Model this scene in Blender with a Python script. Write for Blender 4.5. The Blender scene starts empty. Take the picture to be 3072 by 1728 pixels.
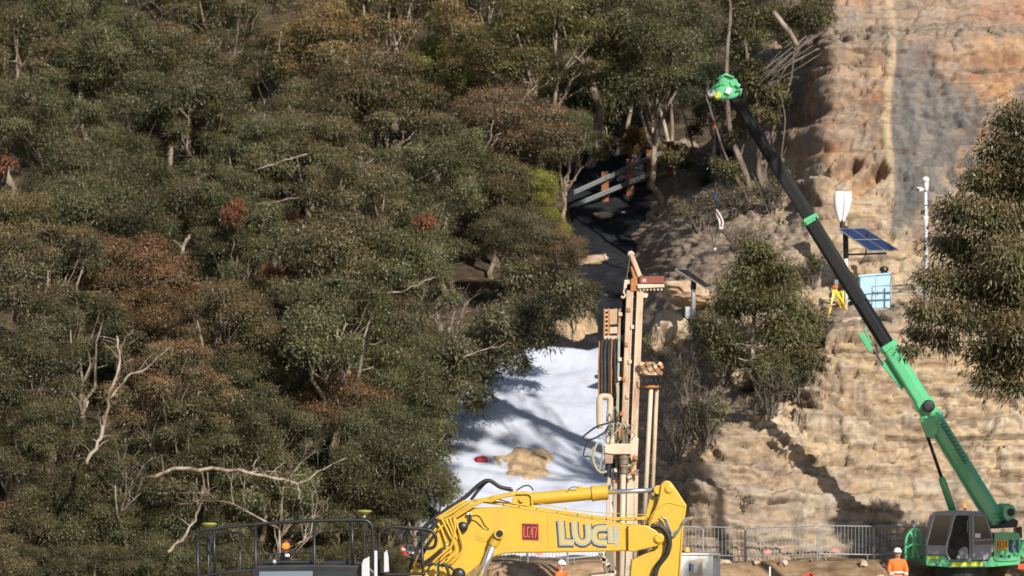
import bpy, bmesh, math, random
import numpy as np
from mathutils import Vector, Matrix, noise

# ------------------------------------------------------------------ camera
F, HZ, CAMH = 10240.0, 1500.0, 3.5            # focal length in photo pixels, horizon row, eye height
scene = bpy.context.scene
cam = bpy.data.cameras.new('camera')
cam.lens = 120.0; cam.sensor_width = 36.0
cam.shift_y = (HZ - 864.0) / 3072.0
cam.clip_start = 1.0; cam.clip_end = 4000.0
cam.dof.use_dof = True; cam.dof.focus_distance = 76.0; cam.dof.aperture_fstop = 1.7
cam_ob = bpy.data.objects.new('camera', cam)
cam_ob.location = (0, 0, CAMH); cam_ob.rotation_euler = (math.radians(90), 0, 0)
scene.collection.objects.link(cam_ob); scene.camera = cam_ob

# ------------------------------------------------------------------ sky, sun, exposure
SUN_AZ, SUN_EL = math.radians(27), math.radians(31)      # azimuth to the right of straight behind the camera
to_sun = Vector((math.sin(SUN_AZ) * math.cos(SUN_EL), -math.cos(SUN_AZ) * math.cos(SUN_EL), math.sin(SUN_EL)))
world = bpy.data.worlds.new('World'); scene.world = world; world.use_nodes = True
wn, wl = world.node_tree.nodes, world.node_tree.links
sky = wn.new('ShaderNodeTexSky'); sky.sky_type = 'NISHITA'; sky.sun_disc = False
sky.sun_elevation = SUN_EL; sky.sun_rotation = math.pi - SUN_AZ
sky.air_density = 1.0; sky.dust_density = 0.6; sky.ozone_density = 1.2
wl.new(sky.outputs[0], wn['Background'].inputs[0]); wn['Background'].inputs[1].default_value = 0.072
sun = bpy.data.lights.new('sun', 'SUN'); sun.energy = 4.2; sun.angle = math.radians(0.53); sun.color = (1.0, 0.945, 0.86)
sun_ob = bpy.data.objects.new('sun', sun); sun_ob.location = (60, -60, 80)
sun_ob.rotation_euler = to_sun.to_track_quat('Z', 'Y').to_euler()
scene.collection.objects.link(sun_ob)
scene.view_settings.view_transform = 'Standard'; scene.view_settings.look = 'None'
scene.view_settings.exposure = 0.52; scene.view_settings.gamma = 1.0
scene.cycles.max_bounces = 5; scene.cycles.diffuse_bounces = 2; scene.cycles.glossy_bounces = 2
scene.cycles.transmission_bounces = 3; scene.cycles.transparent_max_bounces = 6

# ------------------------------------------------------------------ helpers
C = scene.collection
ORG = {}                                                   # object name -> world position of its origin
def P(px, py, Y):                                          # photo pixel and distance -> world point
    return Vector(((px - 1536) / F * Y, Y, CAMH + (HZ - py) / F * Y))
def V(vx, vy, Y): return P(vx * 1.19255, vy * 1.19255, Y)  # pixel of the reduced view

def tag(o, label=None, cat=None, group=None, kind=None):
    if label: o['label'] = label
    if cat: o['category'] = cat
    if group: o['group'] = group
    if kind: o['kind'] = kind
    return o
def thing(name, loc, label, cat, group=None):
    o = bpy.data.objects.new(name, None); o.location = loc; o.empty_display_size = 0.3
    C.objects.link(o); ORG[o.name] = Vector(loc); tag(o, label, cat, group); return o
def link_mesh(name, me, mat, parent=None, org=None):
    o = bpy.data.objects.new(name, me); C.objects.link(o)
    if mat is not None and not me.materials: me.materials.append(mat)
    if parent is not None:
        o.parent = parent; ORG[o.name] = ORG[parent.name]
    else:
        org = Vector(org) if org is not None else Vector((0, 0, 0)); o.location = org; ORG[o.name] = org
    return o

class MB:
    """collects shapes (world coordinates) for one mesh"""
    def __init__(s): s.v = []; s.f = []
    def add(s, vs, fs):
        n = len(s.v); s.v += [Vector(v) for v in vs]; s.f += [tuple(i + n for i in f) for f in fs]; return s
    def box(s, c, size, rot=None):
        c = Vector(c); h = Vector(size) / 2
        vs = [Vector((x * h.x, y * h.y, z * h.z)) for x in (-1, 1) for y in (-1, 1) for z in (-1, 1)]
        if rot is not None: vs = [rot @ v for v in vs]
        return s.add([v + c for v in vs], [(0,1,3,2),(4,6,7,5),(0,4,5,1),(2,3,7,6),(0,2,6,4),(1,5,7,3)])
    def bar(s, a, b, w, d, up=(0, 1, 0)):                  # box beam from a to b
        a, b = Vector(a), Vector(b); t = (b - a).normalized(); u = Vector(up)
        x = t.cross(u)
        if x.length < 1e-4: x = t.cross(Vector((1, 0, 0)))
        x.normalize(); y = x.cross(t).normalized()
        vs = []
        for p in (a, b):
            for i, j in ((-1,-1),(1,-1),(1,1),(-1,1)): vs.append(p + x * (i * w / 2) + y * (j * d / 2))
        return s.add(vs, [(3,2,1,0),(4,5,6,7),(0,1,5,4),(1,2,6,5),(2,3,7,6),(3,0,4,7)])
    def tube(s, pts, r, n=8, cap=True):                    # r: number or list
        pts = [Vector(p) for p in pts]; m = len(pts)
        rs = r if isinstance(r, (list, tuple)) else [r] * m
        base = len(s.v); up = None
        for i, p in enumerate(pts):
            t = (pts[min(i + 1, m - 1)] - pts[max(i - 1, 0)]).normalized()
            if up is None:
                up = Vector((0, 0, 1)) if abs(t.z) < 0.9 else Vector((1, 0, 0))
            x = t.cross(up)
            if x.length < 1e-4: x = t.cross(Vector((0.3, 1, 0.2)))
            x.normalize(); up = x.cross(t).normalized()
            for k in range(n):
                a = 2 * math.pi * k / n
                s.v.append(p + (x * math.cos(a) + up * math.sin(a)) * rs[i])
        for i in range(m - 1):
            for k in range(n):
                k2 = (k + 1) % n
                s.f.append((base + i*n + k, base + i*n + k2, base + (i+1)*n + k2, base + (i+1)*n + k))
        if cap:
            s.f.append(tuple(base + k for k in range(n - 1, -1, -1)))
            s.f.append(tuple(base + (m-1)*n + k for k in range(n)))
        return s
    def cyl(s, a, b, r, r2=None, n=16): return s.tube([a, b], [r, r if r2 is None else r2], n)
    def prism(s, poly, y0, y1):                            # poly of (x, z), extruded along y
        n = len(poly); area = sum(poly[i][0]*poly[(i+1)%n][1] - poly[(i+1)%n][0]*poly[i][1] for i in range(n))
        if area < 0: poly = poly[::-1]
        vs = [Vector((x, y0, z)) for x, z in poly] + [Vector((x, y1, z)) for x, z in poly]
        fs = [tuple(range(n)), tuple(range(2*n - 1, n - 1, -1))]
        for i in range(n):
            j = (i + 1) % n; fs.append((j, i, n + i, n + j))
        return s.add(vs, fs)
    def lathe(s, c, prof, n=20, axis=None):                # prof of (r, h) along axis
        c = Vector(c); q = Vector((0, 0, 1)).rotation_difference(Vector(axis)) if axis is not None else None
        base = len(s.v)
        for r, h in prof:
            for k in range(n):
                a = 2*math.pi*k/n; v = Vector((r*math.cos(a), r*math.sin(a), h))
                s.v.append(c + (q @ v if q else v))
        for i in range(len(prof) - 1):
            for k in range(n):
                k2 = (k+1) % n; s.f.append((base+i*n+k, base+i*n+k2, base+(i+1)*n+k2, base+(i+1)*n+k))
        s.f.append(tuple(base + k for k in range(n-1, -1, -1))); s.f.append(tuple(base + (len(prof)-1)*n + k for k in range(n)))
        return s
    def build(s, name, mat, parent=None, bevel=0.0, smooth=False, org=None, seg=2):
        if parent is not None: o0 = ORG[parent.name]
        elif org is not None: o0 = Vector(org)
        else:
            zs = min(v.z for v in s.v); o0 = Vector((sum(v.x for v in s.v)/len(s.v), sum(v.y for v in s.v)/len(s.v), zs))
        me = bpy.data.meshes.new(name)
        me.from_pydata([v - o0 for v in s.v], [], s.f); me.update()
        if smooth: me.polygons.foreach_set('use_smooth', [True] * len(me.polygons))
        o = link_mesh(name, me, mat, parent, o0)
        if bevel > 0:
            b = o.modifiers.new('bevel', 'BEVEL'); b.width = bevel; b.segments = seg; b.limit_method = 'ANGLE'; b.angle_limit = math.radians(40)
        return o

def smooth_path(pts, k=6):                                 # Catmull-Rom
    pts = [Vector(p) for p in pts]; out = []
    for i in range(len(pts) - 1):
        p0, p1, p2, p3 = pts[max(i-1, 0)], pts[i], pts[i+1], pts[min(i+2, len(pts)-1)]
        for j in range(k):
            t = j / k
            out.append(0.5 * ((2*p1) + (p2-p0)*t + (2*p0-5*p1+4*p2-p3)*t*t + (3*p1-p0-3*p2+p3)*t**3))
    out.append(pts[-1]); return out
def resample2(poly, k=5):                                  # round a 2-D outline
    n = len(poly); out = []
    for i in range(n):
        p0, p1, p2, p3 = [Vector(poly[(i+d) % n]) for d in (-1, 0, 1, 2)]
        for j in range(k):
            t = j / k
            q = 0.5*((2*p1)+(p2-p0)*t+(2*p0-5*p1+4*p2-p3)*t*t+(3*p1-p0-3*p2+p3)*t**3); out.append((q.x, q.y))
    return out

# ------------------------------------------------------------------ materials
MATS = {}
def nodes(name):
    m = bpy.data.materials.new(name); m.use_nodes = True; MATS[name] = m
    nt = m.node_tree; return m, nt.nodes, nt.links, nt.nodes['Principled BSDF']
def ramp(n, stops):
    r = n.new('ShaderNodeValToRGB'); e = r.color_ramp.elements
    while len(e) < len(stops): e.new(0.5)
    for i, (p, c) in enumerate(stops): e[i].position = p; e[i].color = (*c, 1) if len(c) == 3 else c
    return r
def tex_noise(n, l, scale, detail=4, rough=0.55, coord='Object', stretch=None):
    tc = n.new('ShaderNodeTexCoord'); t = n.new('ShaderNodeTexNoise')
    t.inputs['Scale'].default_value = scale; t.inputs['Detail'].default_value = detail; t.inputs['Roughness'].default_value = rough
    if stretch:
        mp = n.new('ShaderNodeMapping'); mp.inputs['Scale'].default_value = stretch
        l.new(tc.outputs[coord], mp.inputs[0]); l.new(mp.outputs[0], t.inputs[0])
    else: l.new(tc.outputs[coord], t.inputs[0])
    return t
def paint(name, col, rough=0.45, metal=0.0, dirt=0.25, dirt_col=(0.16, 0.12, 0.08), scale=3.0, bump=0.0, coat=0.0, spec=0.5, streak=False):
    """a coloured surface with uneven dust and wear"""
    m, n, l, b = nodes(name)
    t = tex_noise(n, l, scale, 6, 0.65, stretch=(1, 1, 0.35) if streak else None)
    r = ramp(n, [(0.42, (0, 0, 0)), (0.72, (1, 1, 1))]); l.new(t.outputs[0], r.inputs[0])
    mul = n.new('ShaderNodeMath'); mul.operation = 'MULTIPLY'; mul.inputs[1].default_value = dirt; l.new(r.outputs[0], mul.inputs[0])
    mx = n.new('ShaderNodeMixRGB'); mx.inputs[1].default_value = (*col, 1); mx.inputs[2].default_value = (*dirt_col, 1)
    l.new(mul.outputs[0], mx.inputs[0]); l.new(mx.outputs[0], b.inputs['Base Color'])
    b.inputs['Roughness'].default_value = rough; b.inputs['Metallic'].default_value = metal
    b.inputs['Specular IOR Level'].default_value = spec; b.inputs['Coat Weight'].default_value = coat
    if bump:
        t2 = tex_noise(n, l, scale * 8, 4); bp = n.new('ShaderNodeBump'); bp.inputs['Strength'].default_value = bump; bp.inputs['Distance'].default_value = 0.02
        l.new(t2.outputs[0], bp.inputs['Height']); l.new(bp.outputs[0], b.inputs['Normal'])
    return m
def emissive(name, col, e):
    m, n, l, b = nodes(name); b.inputs['Base Color'].default_value = (*col, 1)
    b.inputs['Emission Color'].default_value = (*col, 1); b.inputs['Emission Strength'].default_value = e; return m
def glass(name, col=(0.02, 0.03, 0.03), rough=0.05, alpha=1.0):
    m, n, l, b = nodes(name); b.inputs['Base Color'].default_value = (*col, 1); b.inputs['Roughness'].default_value = rough
    b.inputs['Specular IOR Level'].default_value = 0.6; b.inputs['Alpha'].default_value = alpha; return m
# ------------------------------------------------------------------ vectorised noise
def _hash(ix, iy, seed):
    h = (ix.astype(np.int64) * 374761393 + iy.astype(np.int64) * 668265263 + seed * 974711) & 0x7fffffff
    h = ((h ^ (h >> 13)) * 1274126177) & 0x7fffffff
    return ((h ^ (h >> 16)) & 0xffffff) / float(0xffffff)
def vnoise(x, y, seed=0):
    ix, iy = np.floor(x), np.floor(y); fx, fy = x - ix, y - iy
    fx = fx*fx*(3-2*fx); fy = fy*fy*(3-2*fy)
    a, b, c, d = _hash(ix, iy, seed), _hash(ix+1, iy, seed), _hash(ix, iy+1, seed), _hash(ix+1, iy+1, seed)
    return (a*(1-fx)+b*fx)*(1-fy) + (c*(1-fx)+d*fx)*fy
def fbm(x, y, seed=0, oct=4, gain=0.5):
    s = 0; a = 1; t = 0
    for i in range(oct):
        s = s + a * vnoise(x * 2**i, y * 2**i, seed + i*17); t += a; a *= gain
    return s / t
def cells(x, y, seed=0):                                    # nearest jittered point: (distance to border, cell id value)
    ix, iy = np.floor(x), np.floor(y)
    d1 = np.full(x.shape, 9.0); d2 = np.full(x.shape, 9.0); val = np.zeros(x.shape)
    for dx in (-1, 0, 1):
        for dy in (-1, 0, 1):
            cx, cy = ix+dx, iy+dy
            px_ = cx + 0.15 + 0.7*_hash(cx, cy, seed); py_ = cy + 0.15 + 0.7*_hash(cx, cy, seed+5)
            d = np.hypot(x-px_, y-py_); v = _hash(cx, cy, seed+9)
            nearer = d < d1
            d2 = np.where(nearer, d1, np.minimum(d2, d)); val = np.where(nearer, v, val); d1 = np.where(nearer, d, d1)
    return d2 - d1, val
def grid_mesh(name, X, Y, Z, mat, attrs=None, smooth=True, flip=False, org=(0, 0, 0)):
    nr, nc = X.shape
    co = np.stack([X, Y, Z], -1).reshape(-1, 3).astype(np.float32) - np.array(org, np.float32)
    i = np.arange(nr*nc).reshape(nr, nc)
    q = np.stack([i[:-1, :-1], i[:-1, 1:], i[1:, 1:], i[1:, :-1]], -1).reshape(-1, 4)
    if flip: q = q[:, ::-1]
    me = bpy.data.meshes.new(name); me.vertices.add(len(co)); me.vertices.foreach_set('co', co.ravel())
    me.loops.add(q.size); me.loops.foreach_set('vertex_index', q.ravel().astype(np.int32))
    me.polygons.add(len(q)); me.polygons.foreach_set('loop_start', np.arange(0, q.size, 4, dtype=np.int32))
    if smooth: me.polygons.foreach_set('use_smooth', np.ones(len(q), bool))
    me.update(); me.validate()
    for k, a in (attrs or {}).items():
        at = me.attributes.new(k, 'FLOAT', 'POINT'); at.data.foreach_set('value', a.ravel().astype(np.float32))
    return link_mesh(name, me, mat, None, org)
def sstep(a, b, x): t = np.clip((x - a) / (b - a), 0, 1); return t*t*(3-2*t)

# ------------------------------------------------------------------ ground materials
def attr(n, name):
    a = n.new('ShaderNodeAttribute'); a.attribute_name = name; return a
def mixc(n, l, fac, c1, c2):
    m = n.new('ShaderNodeMixRGB')
    for sock, v in ((m.inputs[0], fac), (m.inputs[1], c1), (m.inputs[2], c2)):
        if isinstance(v, (int, float)): sock.default_value = v
        elif isinstance(v, tuple): sock.default_value = (*v, 1)
        else: l.new(v, sock)
    return m.outputs[0]
def n_scale(n, l, sock, k):
    m = n.new('ShaderNodeMath'); m.operation = 'MULTIPLY'; m.inputs[1].default_value = k; l.new(sock, m.inputs[0]); return m.outputs[0]
def rock_material():
    m, n, l, b = nodes('sandstone')
    big = tex_noise(n, l, 0.28, 4, 0.6); mid = tex_noise(n, l, 1.1, 6, 0.65, stretch=(0.7, 0.7, 1.3)); fine = tex_noise(n, l, 7, 6, 0.7)
    band = tex_noise(n, l, 1.0, 5, 0.6, stretch=(0.16, 0.16, 2.2)); streak = tex_noise(n, l, 1.0, 4, 0.6, stretch=(2.2, 2.2, 0.22))
    base = ramp(n, [(0.3, (0.3, 0.225, 0.16)), (0.44, (0.43, 0.335, 0.24)), (0.56, (0.5, 0.41, 0.31)), (0.7, (0.55, 0.48, 0.39))])
    l.new(mid.outputs[0], base.inputs[0])
    r2 = ramp(n, [(0.14, (0.2, 0.135, 0.115)), (0.27, (0.46, 0.34, 0.2)), (0.4, (0.25, 0.215, 0.19)), (0.5, (0.55, 0.455, 0.33)), (0.63, (0.5, 0.35, 0.17)), (0.76, (0.33, 0.305, 0.28)), (0.9, (0.6, 0.54, 0.45))]); l.new(attr(n, 'block').outputs['Fac'], r2.inputs[0])
    r2b = ramp(n, [(0.38, (0.52, 0.4, 0.25)), (0.5, (0.56, 0.47, 0.36)), (0.62, (0.4, 0.36, 0.315))]); l.new(band.outputs[0], r2b.inputs[0])
    c = mixc(n, l, 0.72, base.outputs[0], r2.outputs[0]); c = mixc(n, l, 0.3, c, r2b.outputs[0])
    pt = tex_noise(n, l, 0.7, 5, 0.6, stretch=(0.8, 0.8, 1.4)); rp = ramp(n, [(0.3, (0.42, 0.34, 0.31)), (0.43, (0.76, 0.71, 0.66)), (0.56, (0.95, 0.89, 0.8)), (0.68, (0.55, 0.53, 0.52))]); l.new(pt.outputs[0], rp.inputs[0])
    mp_ = n.new('ShaderNodeMixRGB'); mp_.blend_type = 'MULTIPLY'; mp_.inputs[0].default_value = 1.0; l.new(c, mp_.inputs[1]); l.new(rp.outputs[0], mp_.inputs[2]); c = mp_.outputs[0]
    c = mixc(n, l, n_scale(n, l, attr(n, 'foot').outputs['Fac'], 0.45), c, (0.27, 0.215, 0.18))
    # weathered upper cliff: plum brown and grey with orange patches
    r3 = ramp(n, [(0.33, (0.25, 0.11, 0.06)), (0.43, (0.29, 0.185, 0.125)), (0.53, (0.21, 0.155, 0.122)), (0.63, (0.155, 0.13, 0.113)), (0.75, (0.35, 0.265, 0.185))]); l.new(big.outputs[0], r3.inputs[0])
    up = mixc(n, l, 0.25, r3.outputs[0], r2.outputs[0])
    c = mixc(n, l, attr(n, 'upper').outputs['Fac'], c, up)
    ro = ramp(n, [(0.35, (0.28, 0.12, 0.06)), (0.5, (0.38, 0.22, 0.115)), (0.66, (0.44, 0.32, 0.21))]); l.new(mid.outputs[0], ro.inputs[0])
    c = mixc(n, l, attr(n, 'orange').outputs['Fac'], c, ro.outputs[0])
    rg = ramp(n, [(0.34, (0.085, 0.079, 0.074)), (0.48, (0.125, 0.117, 0.109)), (0.58, (0.17, 0.158, 0.146)), (0.7, (0.28, 0.245, 0.21))]); l.new(streak.outputs[0], rg.inputs[0])
    c = mixc(n, l, attr(n, 'grey').outputs['Fac'], c, rg.outputs[0])
    c = mixc(n, l, attr(n, 'seam').outputs['Fac'], c, (0.39, 0.3, 0.195))
    rs = ramp(n, [(0.3, (0.15, 0.108, 0.077)), (0.5, (0.26, 0.195, 0.14)), (0.7, (0.36, 0.285, 0.21))]); l.new(fine.outputs[0], rs.inputs[0])
    c = mixc(n, l, attr(n, 'soil').outputs['Fac'], c, rs.outputs[0])
    c = mixc(n, l, n_scale(n, l, attr(n, 'bedline').outputs['Fac'], 0.8), c, (0.12, 0.085, 0.06))
    # mineral streaks and lichen with shapes of their own
    st = ramp(n, [(0.55, (0, 0, 0)), (0.7, (0.6, 0.6, 0.6))]); l.new(streak.outputs[0], st.inputs[0])
    c = mixc(n, l, st.outputs[0], c, (0.13, 0.11, 0.095))
    fr = ramp(n, [(0.3, (0.82, 0.81, 0.8)), (0.6, (1.06, 1.06, 1.06))]); l.new(fine.outputs[0], fr.inputs[0])
    mm = n.new('ShaderNodeMixRGB'); mm.blend_type = 'MULTIPLY'; mm.inputs[0].default_value = 1; l.new(c, mm.inputs[1]); l.new(fr.outputs[0], mm.inputs[2])
    l.new(mm.outputs[0], b.inputs['Base Color']); b.inputs['Roughness'].default_value = 0.92; b.inputs['Specular IOR Level'].default_value = 0.15
    bp = n.new('ShaderNodeBump'); bp.inputs['Strength'].default_value = 0.7; bp.inputs['Distance'].default_value = 0.04
    ad = n.new('ShaderNodeMath'); ad.operation = 'ADD'; l.new(fine.outputs[0], ad.inputs[0]); l.new(mid.outputs[0], ad.inputs[1])
    l.new(ad.outputs[0], bp.inputs['Height']); l.new(bp.outputs[0], b.inputs['Normal']); return m
def soil_material(name, stops, scale, bump=0.7):
    m, n, l, b = nodes(name); t = tex_noise(n, l, scale, 8, 0.7); r = ramp(n, stops); l.new(t.outputs[0], r.inputs[0])
    t2 = tex_noise(n, l, scale*0.13, 4, 0.6); r2 = ramp(n, [(0.35, (0.7, 0.7, 0.7)), (0.65, (1.1, 1.05, 1.0))]); l.new(t2.outputs[0], r2.inputs[0])
    mm = n.new('ShaderNodeMixRGB'); mm.blend_type = 'MULTIPLY'; mm.inputs[0].default_value = 1; l.new(r.outputs[0], mm.inputs[1]); l.new(r2.outputs[0], mm.inputs[2])
    l.new(mm.outputs[0], b.inputs['Base Color']); b.inputs['Roughness'].default_value = 0.95; b.inputs['Specular IOR Level'].default_value = 0.1
    bp = n.new('ShaderNodeBump'); bp.inputs['Strength'].default_value = bump; bp.inputs['Distance'].default_value = 0.08
    l.new(t.outputs[0], bp.inputs['Height']); l.new(bp.outputs[0], b.inputs['Normal']); return m
ROCK = rock_material()
DIRT = soil_material('site_dirt', [(0.3, (0.16, 0.1, 0.055)), (0.48, (0.30, 0.2, 0.115)), (0.62, (0.42, 0.3, 0.19)), (0.75, (0.5, 0.4, 0.29))], 1.6)
LITTER = soil_material('leaf_litter', [(0.3, (0.035, 0.026, 0.017)), (0.5, (0.085, 0.062, 0.04)), (0.65, (0.13, 0.10, 0.065)), (0.8, (0.2, 0.16, 0.11))], 2.2)
BLACKCLOTH = soil_material('black_geofabric', [(0.3, (0.012, 0.013, 0.016)), (0.55, (0.026, 0.027, 0.032)), (0.72, (0.045, 0.046, 0.052)), (0.84, (0.14, 0.13, 0.12))], 1.3, 0.9)

# ------------------------------------------------------------------ ground sheet
def ground_z(x, y):
    z = -1.4 + 1.4*sstep(84, 99, y)
    berm = sstep(107.0, 110.6, y + 0.9*(fbm(x*0.35, y*0.0+3, 4) - 0.5)) * (1.5 + 0.25*(fbm(x*0.5, y*0.5, 8) - 0.5))
    near = sstep(60, 92, y) * (1 - sstep(125, 150, y))
    return z + berm + near*0.22*(fbm(x*0.6, y*0.6, 2, 5) - 0.5) + near*0.1*(fbm(x*2.2, y*2.2, 21, 3) - 0.5)
xs = np.unique(np.concatenate([np.linspace(-700, -40, 30), np.linspace(-40, -8, 50), np.linspace(-8, 24, 230), np.linspace(24, 700, 40)]))
ys = np.unique(np.concatenate([np.linspace(-400, 60, 20), np.linspace(60, 100, 40), np.linspace(100, 118, 130), np.linspace(118, 900, 30)]))
gx, gy = np.meshgrid(xs, ys)
tag(grid_mesh('ground', gx, gy, ground_z(gx, gy), DIRT), kind='structure')

# ------------------------------------------------------------------ wooded hillside
def hill_z(x, y):
    x = np.asarray(x, float); y = np.asarray(y, float)
    z = 0.47*(y - 110.0) + 0.9*(fbm(x*0.12+7, y*0.12, 31, 3) - 0.5)*sstep(113, 122, y)
    z = z + 0.35*(fbm(x*0.7, y*0.7, 33, 3) - 0.5)
    return z
def hz(x, y): return float(hill_z(np.array([x]), np.array([y]))[0])
xs = np.linspace(-75, 62, 260); ys = np.concatenate([np.linspace(108.5, 165, 210), np.linspace(166, 330, 60)])
gx, gy = np.meshgrid(xs, ys)
tag(grid_mesh('hillside', gx, gy, hill_z(gx, gy), LITTER), kind='structure')

# ------------------------------------------------------------------ cliff
COLS = [
 (1850, [(1790,113),(1650,116.2),(1450,120.8),(1260,125.5),(1100,129.5),(930,135),(770,141),(650,145),(570,148.5),(430,154.5)]),
 (1930, [(1790,111.6),(1640,113.5),(1450,116.3),(1250,119.6),(1080,123.2),(900,129),(750,136),(640,142.4),(560,145.8),(420,151.2)]),
 (2010, [(1790,112),(1630,113),(1480,114.6),(1250,117.4),(1090,120),(850,125.5),(700,131.5),(620,139),(560,145),(430,152)]),
 (2130, [(1790,112),(1600,112.8),(1420,114),(1290,115),(1090,119),(860,122),(720,127),(610,133),(560,140),(430,150)]),
 (2230, [(1790,112),(1600,112.6),(1400,113.5),(1270,114.6),(1110,118.3),(810,122.5),(690,127),(590,131),(480,138),(330,146)]),
 (2290, [(1790,112),(1600,112.6),(1390,113.7),(1240,115),(1090,118.5),(790,122.8),(670,127.5),(560,131),(250,134.5),(-260,141)]),
 (2390, [(1790,112),(1600,112.8),(1350,114.6),(1180,116.8),(1050,119),(760,123.6),(610,128.5),(350,131.5),(100,134.5),(-260,141)]),
 (2480, [(1790,112),(1600,113),(1260,114.7),(990,116.6),(915,122.4),(745,124.3),(460,126.8),(125,129),(88,132),(-260,138)]),
 (2650, [(1790,112),(1600,113.2),(1250,114.7),(970,116.3),(908,122.8),(750,124.3),(420,126.5),(110,128.5),(80,132.5),(-260,138)]),
 (2850, [(1790,112.4),(1590,113.6),(1250,115),(975,116.4),(905,122.8),(760,124.3),(410,126.6),(104,128.6),(76,133),(-260,138)]),
 (3100, [(1790,112.8),(1590,114),(1250,115.3),(975,116.7),(905,123),(760,124.5),(400,126.8),(100,128.8),(74,133),(-260,138)]),
 (3700, [(1790,113.5),(1590,114.6),(1250,116),(975,117.4),(905,123.6),(760,125.2),(400,127.5),(100,129.5),(74,134),(-260,139)]),
]
def build_cliff():
    cpx = np.array([c[0] for c in COLS], float)
    cpt = np.array([[[(c[0]-1536)/F*Y, Y, CAMH+(HZ-py)/F*Y] for py, Y in c[1]] for c in COLS])      # col, row, xyz
    u = np.concatenate([np.arange(1850, 3120, 6.0), np.arange(3120, 3700, 30)])
    rows = []
    seglen = np.linalg.norm(np.diff(cpt[7], axis=0), axis=1); cnt = np.maximum(8, (seglen/0.075).astype(int))
    tt = np.concatenate([np.linspace(i, i+1, k, endpoint=False) for i, k in enumerate(cnt)] + [[9.0]])
    # smooth interpolation across columns, linear down rows
    G = np.zeros((len(tt), len(u), 3))
    for a in range(3):
        colv = np.array([np.interp(u, cpx, cpt[:, r, a]) for r in range(10)])     # row, u
        k = np.ones(13)/13; pad = np.pad(colv, ((0,0),(6,6)), mode='edge'); colv = np.array([np.convolve(p_, k, 'valid') for p_ in pad])
        i0 = np.minimum(tt.astype(int), 8); f = tt - i0
        G[:, :, a] = colv[i0]*(1-f)[:, None] + colv[i0+1]*f[:, None]
    X, Yy, Z = G[..., 0], G[..., 1], G[..., 2]
    dy = np.gradient(Yy, axis=0); dz = np.gradient(Z, axis=0)
    steep = sstep(0.6, 1.05, dz/np.maximum(dy, 1e-3))
    k = np.ones(9)/9; steep = np.apply_along_axis(lambda s: np.convolve(np.pad(s, 4, mode='edge'), k, 'valid'), 0, steep)
    ppx = X/Yy*F + 1536; ppy = HZ - (Z-CAMH)/Yy*F
    # bedding: layers of uneven thickness, each broken in blocks of several sizes
    warp = 0.5*(fbm(X*0.3, Z*0.25, 51, 3) - 0.5) + 0.045*X
    zl = Z*1.05 + warp + 0.45*np.sin(Z*0.9)
    lay = np.floor(zl); fl = zl - lay
    lh = _hash(lay, lay*0, 71)
    jx, jz = 0.5*(fbm(X*1.5, Z*1.5, 6, 3) - 0.5), 0.35*(fbm(X*1.2, Z*1.2, 7, 3) - 0.5)
    db, bv = cells(X*0.75 + lh*17 + jx, (Z + jz)*1.25 + warp, 77)
    db2, bv2 = cells((X + jx)*2.0 + lh*9, (Z + jz)*3.6, 91)
    db3, bv3 = cells((X + jx)*4.6, (Z + jz)*7.0, 95)
    gate = sstep(0.52, 0.66, fbm(X*0.45, Z*0.9, 5, 3))
    groove = np.exp(-(np.minimum(fl, 1-fl)/0.045)**2)*gate
    crack = np.exp(-(db/0.035)**2)*sstep(0.48, 0.56, fbm(X*0.5+3, Z*0.5, 13, 3))
    zb = Z + warp*0.8
    beds = 0.42*(fbm(X*0.22, zb*1.7, 63, 4, 0.6) - 0.5) + 0.22*(fbm(X*0.5, zb*5.0, 64, 3) - 0.5)
    zl2 = Z*2.7 + warp*2.2 + 0.5*np.sin(Z*2.3 + X*0.1); l2 = np.floor(zl2); f2 = zl2 - l2; h2 = _hash(l2, l2*0, 73)
    zl3 = Z*6.1 + warp*4 + 0.6*np.sin(Z*4.0); l3 = np.floor(zl3); f3 = zl3 - l3
    saw = 0.2*(fl-0.5)*(0.25 + 0.75*vnoise(X*0.35 + lh*31, lay*1.7, 14)) + 0.17*(f2-0.5)*vnoise(X*0.6 + h2*19, l2*1.3, 15)*1.3 + 0.07*(f3-0.5)*vnoise(X*0.9, l3*1.1, 16)
    kb = 0.6 + 0.4*sstep(930, 990, ppy)
    out = steep*((lh-0.5)*0.2 + (h2-0.5)*0.1 + kb*((bv-0.5)*0.32 + (bv2-0.5)*0.26 + (bv3-0.5)*0.13) + 0.45*beds + saw - groove*0.42 - crack*0.3)
    out += steep*(1.0*(fbm(X*0.22, Z*0.22, 61, 3) - 0.5) + 0.28*(fbm(X*0.8, Z*0.8, 67, 3) - 0.5))
    out += (1-steep)*(0.6*(fbm(X*0.7, Yy*0.7, 41, 4) - 0.5) + 0.35*(bv2-0.5)*sstep(0.45, 0.6, vnoise(X*0.3, Z*0.3, 3)) + 0.12*(bv3-0.5))
    out += 0.05*(fbm(X*5, Z*5, 83, 3) - 0.5)
    out += 0.9*np.exp(-(((ppx-2190)/105)**2 + ((ppy-1420)/120)**2)**2) + 0.5*np.exp(-(((ppx-2130)/60)**2 + ((ppy-1540)/60)**2)**2)
    out += -1.1*np.exp(-(((ppx-2345)/45)**2 + ((ppy-100)/45)**2)**2)
    block = np.clip(0.5 + 1.25*(0.45*(bv-0.5) + 0.4*(bv2-0.5) + 0.15*(bv3-0.5) + 0.25*(h2-0.5)), 0, 1)
    bedline = np.clip(np.exp(-(np.minimum(f2, 1-f2)/0.1)**2)*sstep(0.44, 0.56, fbm(X*0.6, l2*1.9, 29, 3)) + groove + 0.8*crack, 0, 1)*steep
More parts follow.
